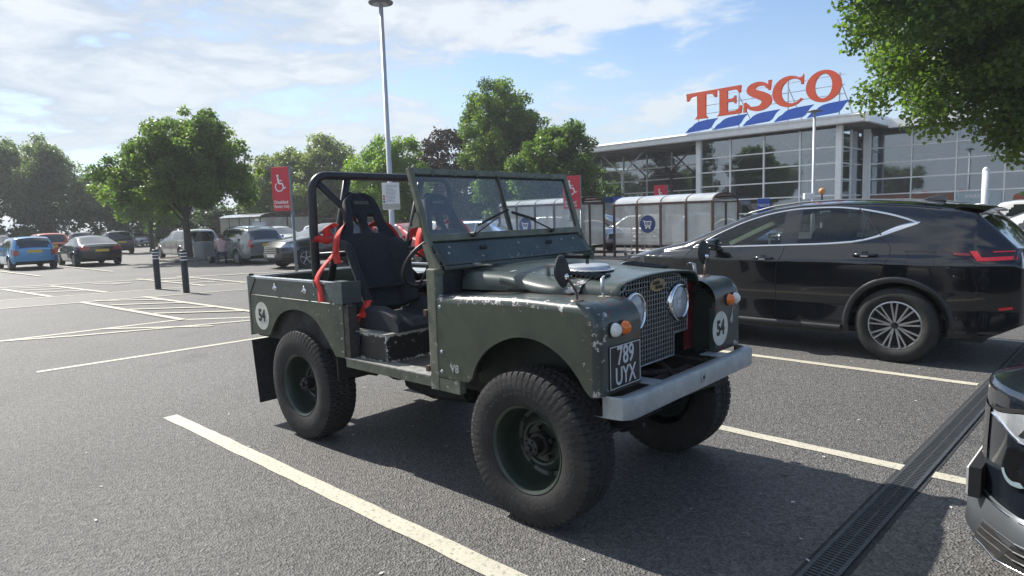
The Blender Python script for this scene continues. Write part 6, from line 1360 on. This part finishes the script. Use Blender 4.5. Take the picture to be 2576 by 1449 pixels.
# ================================================================== trees
BARK = mat('bark', (.075, .062, .048), .9, noise=.45, nscale=12, bump=.6, bscale=25)
def leaves(name, centers, radii, count, size, m, parent, flat=.75, seed=1, tone=(.0, 1.), hang=0., squash=.8):
    r = np.random.default_rng(seed); C = np.array(centers, float); Rr = np.array(radii, float)
    wgt = Rr**2.2; idx = r.choice(len(C), count, p=wgt/wgt.sum())
    d = r.normal(size=(count, 3)); d /= np.linalg.norm(d, axis=1)[:, None]; rad = r.random(count)**.42
    P = C[idx]+d*(rad*Rr[idx])[:, None]*np.array([1, 1, squash]); P += r.normal(size=P.shape)*size*.4
    n = r.normal(size=(count, 3))*.75+d*.5+np.array([0, 0, flat]); n /= np.linalg.norm(n, axis=1)[:, None]
    a = r.normal(size=(count, 3)); a[:, 2] -= hang; a -= n*(a*n).sum(1)[:, None]; a /= np.linalg.norm(a, axis=1)[:, None]; b = np.cross(n, a)
    s = (size*(.6+.8*r.random(count)))[:, None]; V = np.empty((count, 4, 3)); V[:, 0] = P-a*s*.5; V[:, 1] = P+b*s*.36+n*s*.06; V[:, 2] = P+a*s*.5; V[:, 3] = P-b*s*.36+n*s*.06
    me = bpy.data.meshes.new(name); me.vertices.add(count*4); me.vertices.foreach_set('co', V.reshape(-1)); me.loops.add(count*4); me.loops.foreach_set('vertex_index', np.arange(count*4, dtype=np.int32))
    me.polygons.add(count); me.polygons.foreach_set('loop_start', np.arange(0, count*4, 4, dtype=np.int32)); me.polygons.foreach_set('loop_total', np.full(count, 4, np.int32)); me.update()
    ct = r.random(len(C)); tn = np.clip(.55*ct[idx]+.45*r.random(count), 0, 1)*(tone[1]-tone[0])+tone[0]
    at = me.attributes.new('tone', 'FLOAT', 'POINT'); at.data.foreach_set('value', np.repeat(tn, 4).astype(np.float32))
    me.materials.append(m); o = bpy.data.objects.new(name, me); link(o, parent); return o
def crown(seed, blobs, nclump, cr):
    # clumps spread through the given ellipsoids, biased outward
    r = np.random.default_rng(seed); out = []; rad = []; vol = np.array([b[3]*b[4]*b[5] for b in blobs]); vol = vol/vol.sum()
    for i in range(nclump):
        b = blobs[r.choice(len(blobs), p=vol)]; d = r.normal(size=3); d /= np.linalg.norm(d); q = r.random()**.40
        out.append((b[0]+d[0]*b[3]*q, b[1]+d[1]*b[4]*q, b[2]+d[2]*b[5]*q)); rad.append(cr*(.55+.9*r.random())*(1.15-.4*q))
    return out, rad
def tree(name, label, loc, blobs, nclump, cr, count, size, m, trunk_h, trunk_r, seed, group=None, hang=0, branches=12, flat=.6, lean=0, squash=.8):
    t = thing(name, label, 'tree', loc, 0, group); c, rd = crown(seed, blobs, nclump, cr); r = random.Random(seed)
    top = Vector((lean, 0, trunk_h)); g = MB(); zt = max(b[2]+b[5]*.6 for b in blobs); bc = Vector((np.mean([b[0] for b in blobs]), np.mean([b[1] for b in blobs]), zt))
    g.tube([(0, 0, -.1), (.01, 0, .25), (lean*.5, .03, trunk_h*.6), top, top.lerp(bc, .5)+Vector((.15, .1, 0)), top.lerp(bc, .9)], [trunk_r*1.35, trunk_r, trunk_r*.85, trunk_r*.75, trunk_r*.4, trunk_r*.12], 10); tk = obj('trunk', g, BARK, t, smooth=True)
    for k in range(branches):
        e = Vector(c[r.randrange(len(c))]); st = top.lerp(bc, r.uniform(-.05, .6)); md = st.lerp(e, .5)+Vector((r.uniform(-.2, .2), r.uniform(-.2, .2), r.uniform(0, .35)))
        obj('branch', MB().tube([st, md, e], [trunk_r*.34, trunk_r*.2, trunk_r*.05], 6), BARK, tk, smooth=True)
    leaves('crown', c, rd, count, size, m, t, seed=seed, hang=hang, flat=flat, squash=squash); return t
LM1 = leafmat('maple leaf', (.046, .092, .024), (.145, .205, .052), .58)
LM2 = leafmat('pale willow leaf', (.11, .145, .070), (.24, .27, .15), .50)
LM3 = leafmat('bright leaf', (.07, .14, .028), (.20, .28, .07), .55)
LM4 = leafmat('copper beech leaf', (.018, .012, .014), (.045, .022, .022), .25)
LM5 = leafmat('dark hedge leaf', (.028, .055, .024), (.075, .12, .05), .45)
LM6 = leafmat('grey green leaf', (.075, .115, .058), (.17, .21, .12), .52)
# overhanging tree on the right (trunk stands just outside the frame)
tree('maple_tree', 'large maple whose leafy crown hangs over the supermarket at upper right', (13.6, 15.2, 0),
     [(-.9, -.3, 6.5, 4.4, 4.0, 3.2), (-3.6, -.6, 6.2, 2.7, 2.4, 2.1), (-2.6, -.2, 4.5, 2.6, 2.4, 1.2), (-4.9, -.9, 7.2, 1.8, 1.8, 2.2), (-.4, -.6, 3.7, 2.3, 2.0, 1.3), (-2.0, -.3, 3.3, 1.1, 1.2, .55)], 400, .62, 150000, .115, LM1, 2.6, .24, 11, branches=26, flat=.7)
# big tree on the left lane
tree('maple_tree', 'round green tree on a kerbed bed among the parked cars at left', (-15.45, 31.15, 0), [(0, 0, 4.5, 3.1, 3.0, 1.9), (-.9, 0, 3.7, 3.2, 2.8, 1.3), (.8, 0, 5.6, 1.9, 2.0, 1.35), (-.3, 0, 6.0, 1.3, 1.4, 1.1), (1.6, .2, 3.7, 2.0, 2.2, 1.3)], 260, .50, 70000, .135, LM1, 1.9, .19, 21, branches=16)
TG = 'trees along the far edge of the car park'
tree('poplar_tree', 'tall grey green tree at the far left edge of the picture', (-47.5, 60, 0), [(0, 0, 6, 4.6, 4, 3.6), (.5, 0, 8.0, 2.6, 2.5, 2.4), (-3, 0, 7.0, 2.5, 2.5, 2.6)], 190, .85, 34000, .24, LM6, 2.5, .25, 31, TG)
tree('poplar_tree', 'grey green tree second from the left edge', (-42.6, 60, 0), [(0, 0, 5.6, 3.2, 3, 3.4), (.4, 0, 8.2, 1.7, 1.7, 2.1)], 150, .75, 26000, .225, LM6, 2.2, .22, 32, TG)
tree('poplar_tree', 'shorter grey green tree left of the round lane tree', (-37.5, 61, 0), [(0, 0, 4.6, 3.0, 3, 3.1)], 110, .75, 20000, .225, LM6, 2.0, .2, 33, TG)
tree('willow_tree', 'yellow green tree showing left of the round lane tree', (-24.5, 44.5, 0), [(0, 0, 3.9, 2.8, 2.4, 2.4), (1, 0, 5.4, 1.7, 1.7, 1.5)], 130, .60, 22000, .18, LM3, 1.6, .17, 34, TG)
tree('willow_tree', 'pale willow behind the red sign at left', (-20.2, 57, 0), [(0, 0, 4.6, 3.6, 3, 3.0), (1.5, 0, 6.3, 2.4, 2.2, 1.7)], 160, .7, 30000, .21, LM2, 2.0, .2, 35, TG, hang=1.2)
tree('willow_tree', 'pale wispy willow with a bare tip behind the roll bar', (-15.6, 56, 0), [(0, 0, 4.8, 3.6, 3, 3.4), (.2, 0, 7.2, 2.3, 2.2, 2.0), (2.6, 0, 4.2, 2.0, 2, 2.6)], 170, .7, 30000, .21, LM2, 2.0, .2, 36, TG, hang=1.2)
tree('lime_tree', 'bright green rounded tree behind the white notice', (-7.9, 43, 0), [(0, 0, 4.2, 3.0, 2.6, 2.3), (.4, 0, 5.4, 2.0, 2, 1.6)], 150, .6, 28000, .165, LM3, 1.8, .2, 37, TG)
tree('copper_beech', 'dark purple beech between the bright green and the tallest tree', (-4.9, 51, 0), [(0, 0, 5.2, 2.4, 2.4, 3.2)], 90, .7, 12000, .24, LM4, 2.0, .2, 38, TG)
tree('ash_tree', 'tallest tree, rising behind the windscreen in the middle', (-.7, 45, 0), [(0, 0, 6.4, 2.9, 2.8, 3.4), (.1, 0, 9.2, 2.1, 2.0, 2.0), (1.9, 0, 7.0, 1.9, 1.9, 2.2), (.8, 0, 3.6, 3.0, 2.5, 2.2)], 230, .62, 48000, .175, LM1, 2.4, .24, 39, TG)
tree('ash_tree', 'dark green tree between the tallest tree and the supermarket', (3.0, 40, 0), [(0, 0, 4.2, 2.7, 2.4, 2.7), (.5, 0, 6.2, 1.4, 1.5, 1.3), (-1.6, 0, 3.8, 1.6, 1.6, 2.2), (1.5, 0, 3.0, 1.5, 1.5, 2.0)], 170, .55, 38000, .16, LM1, 1.8, .22, 40, TG)
# hedge and scrub masses behind the cars
def hedge(label, pts, h_, d_, count, m, size, seed):
    r = random.Random(seed); c = []; rd = []
    for a, b in zip(pts, pts[1:]):
        L_ = math.dist(a, b); n_ = max(2, int(L_/.13))
        for i in range(n_): t = r.random(); c.append((a[0]+(b[0]-a[0])*t+r.uniform(-d_, d_)*.5, a[1]+(b[1]-a[1])*t+r.uniform(-d_, d_)*.5, r.random()**.8*h_*r.uniform(.8, 1.05))); rd.append(r.uniform(.5, 1.1))
    t = thing('hedge', label, 'hedge', (0, 0, 0)); tag(leaves('hedge_foliage', c, rd, count, size, m, t, seed=seed), kind='stuff'); return t
hedge('dense dark hedge behind the parked cars at left', [(-62, 54), (-44, 56), (-30, 64)], 4.6, 3, 34000, LM5, .30, 51)
hedge('dark scrub under the willows behind the cars', [(-29, 60), (-18, 60), (-9, 56)], 3.6, 3, 24000, LM5, .28, 52)
hedge('dark scrub beneath the tall trees behind the windscreen', [(-9, 52), (-2, 50), (7, 46)], 3.6, 3, 24000, LM5, .26, 53)
# trees off to the left that the shop glass mirrors
base_t = [o for o in bpy.data.objects if o.type == 'EMPTY' and o.get('label', '').startswith('tall grey green tree')][0]
for i, (x, y) in enumerate(((-62, 46), (-66, 30), (-64, 12), (-60, -6), (-70, 60))): dup(base_t, (x, y, 0), .7*i, 'grey green tree outside the left of the picture', TG, scale=(1.2, 1.2, .95+.07*(i % 3)))

# ================================================================== people
def person(label, loc, rz, joints, edges, rad, skin_c, top_c, leg_c, hair_c, zcut, group=None, head=None):
    t = thing('person', label, 'person', loc, rz, group); me = bpy.data.meshes.new('body'); me.from_pydata([Vector(j) for j in joints], edges, []); o = bpy.data.objects.new('body', me); link(o, t)
    sk = o.modifiers.new('skin', 'SKIN'); 
    for i, v in enumerate(me.skin_vertices[0].data): v.radius = (rad[i], rad[i]*.8)
    me.skin_vertices[0].data[0].use_root = True
    o.modifiers.new('smooth', 'SUBSURF').levels = 1; dg = bpy.context.evaluated_depsgraph_get(); dg.update(); m2 = bpy.data.meshes.new_from_object(o.evaluated_get(dg)); bpy.data.objects.remove(o)
    m2.materials.clear()
    for m_ in (top_c, leg_c, skin_c): m2.materials.append(m_)
    for p in m2.polygons: p.use_smooth = True; z = p.center.z; p.material_index = 1 if zcut(p.center) == 1 else 2 if zcut(p.center) == 2 else 0
    b = bpy.data.objects.new('body', m2); link(b, t); h = Vector(head)
    g = MB(); g.dome(h+Vector((-.015, 0, .02)), .105, (0, 0, 1), 1.0, 14, 5); g.dome(h+Vector((-.03, 0, .02)), .10, (-1, 0, -.2), .9, 14, 5); obj('hair', g, hair_c, t, smooth=True); return t
SKN = mat('skin', (.42, .25, .18), .55); GRYJ = mat('grey jacket', (.16, .18, .19), .85, noise=.2); DEN = mat('dark denim', (.03, .045, .075), .85, noise=.2); PNK = mat('pale pink top', (.45, .30, .28), .85); HWH = mat('white hair', (.60, .57, .50), .8, noise=.2, nscale=40); HBR = mat('brown hair', (.12, .06, .035), .8)
st_j = [(0, 0, .92), (0, 0, 1.15), (0, 0, 1.38), (0, 0, 1.47), (.02, 0, 1.58), (.02, 0, 1.66), (0, .19, 1.36), (.02, .24, 1.10), (.12, .22, .88), (0, -.19, 1.36), (.02, -.24, 1.10), (.12, -.22, .88), (0, .10, .86), (.02, .11, .48), (0, .11, .08), (.12, .12, .04), (0, -.10, .86), (.02, -.11, .48), (0, -.11, .08), (.12, -.12, .04)]
st_e = [(0, 1), (1, 2), (2, 3), (3, 4), (4, 5), (2, 6), (6, 7), (7, 8), (2, 9), (9, 10), (10, 11), (0, 12), (12, 13), (13, 14), (14, 15), (0, 16), (16, 17), (17, 18), (18, 19)]
st_r = [.15, .15, .15, .06, .085, .07, .07, .05, .035, .07, .05, .035, .10, .065, .045, .04, .10, .065, .045, .04]
person('person with white hair in a grey jacket walking behind the windscreen', (2.05, 24.3, 0), R(60), st_j, st_e, st_r, SKN, GRYJ, DEN, HWH, lambda c: 2 if (c.z > 1.47 or (c.z < .9 and abs(c.y) > .19)) else 1 if c.z < .92 else 0, head=(.02, 0, 1.62))
cr_j = [(0, 0, .50), (.08, 0, .72), (.20, 0, .95), (.24, 0, 1.02), (.28, 0, 1.10), (.30, 0, 1.18), (.18, .18, .92), (.28, .22, .70), (.42, .16, .66), (.18, -.18, .92), (.30, -.2, .70), (.44, -.12, .70), (.02, .10, .47), (.36, .16, .50), (.20, .14, .08), (.32, .14, .04), (.02, -.10, .45), (.36, -.16, .46), (.18, -.14, .08), (.30, -.14, .04)]
person('person in a pale pink top crouching by the open door of the grey estate', (-11.75, 26.45, 0), R(120), cr_j, st_e, st_r, SKN, PNK, DEN, HBR, lambda c: 2 if (c.z > 1.04 or (c.x > .36 and c.z > .6)) else 1 if c.z < .58 else 0, head=(.30, 0, 1.15))
person('person in dark clothes standing under the trees beside the black crossover', (-31.5, 57.0, 0), R(-60), st_j, st_e, st_r, SKN, black_print, black_print, HBR, lambda c: 2 if c.z > 1.47 else 1 if c.z < .92 else 0, head=(.02, 0, 1.62))
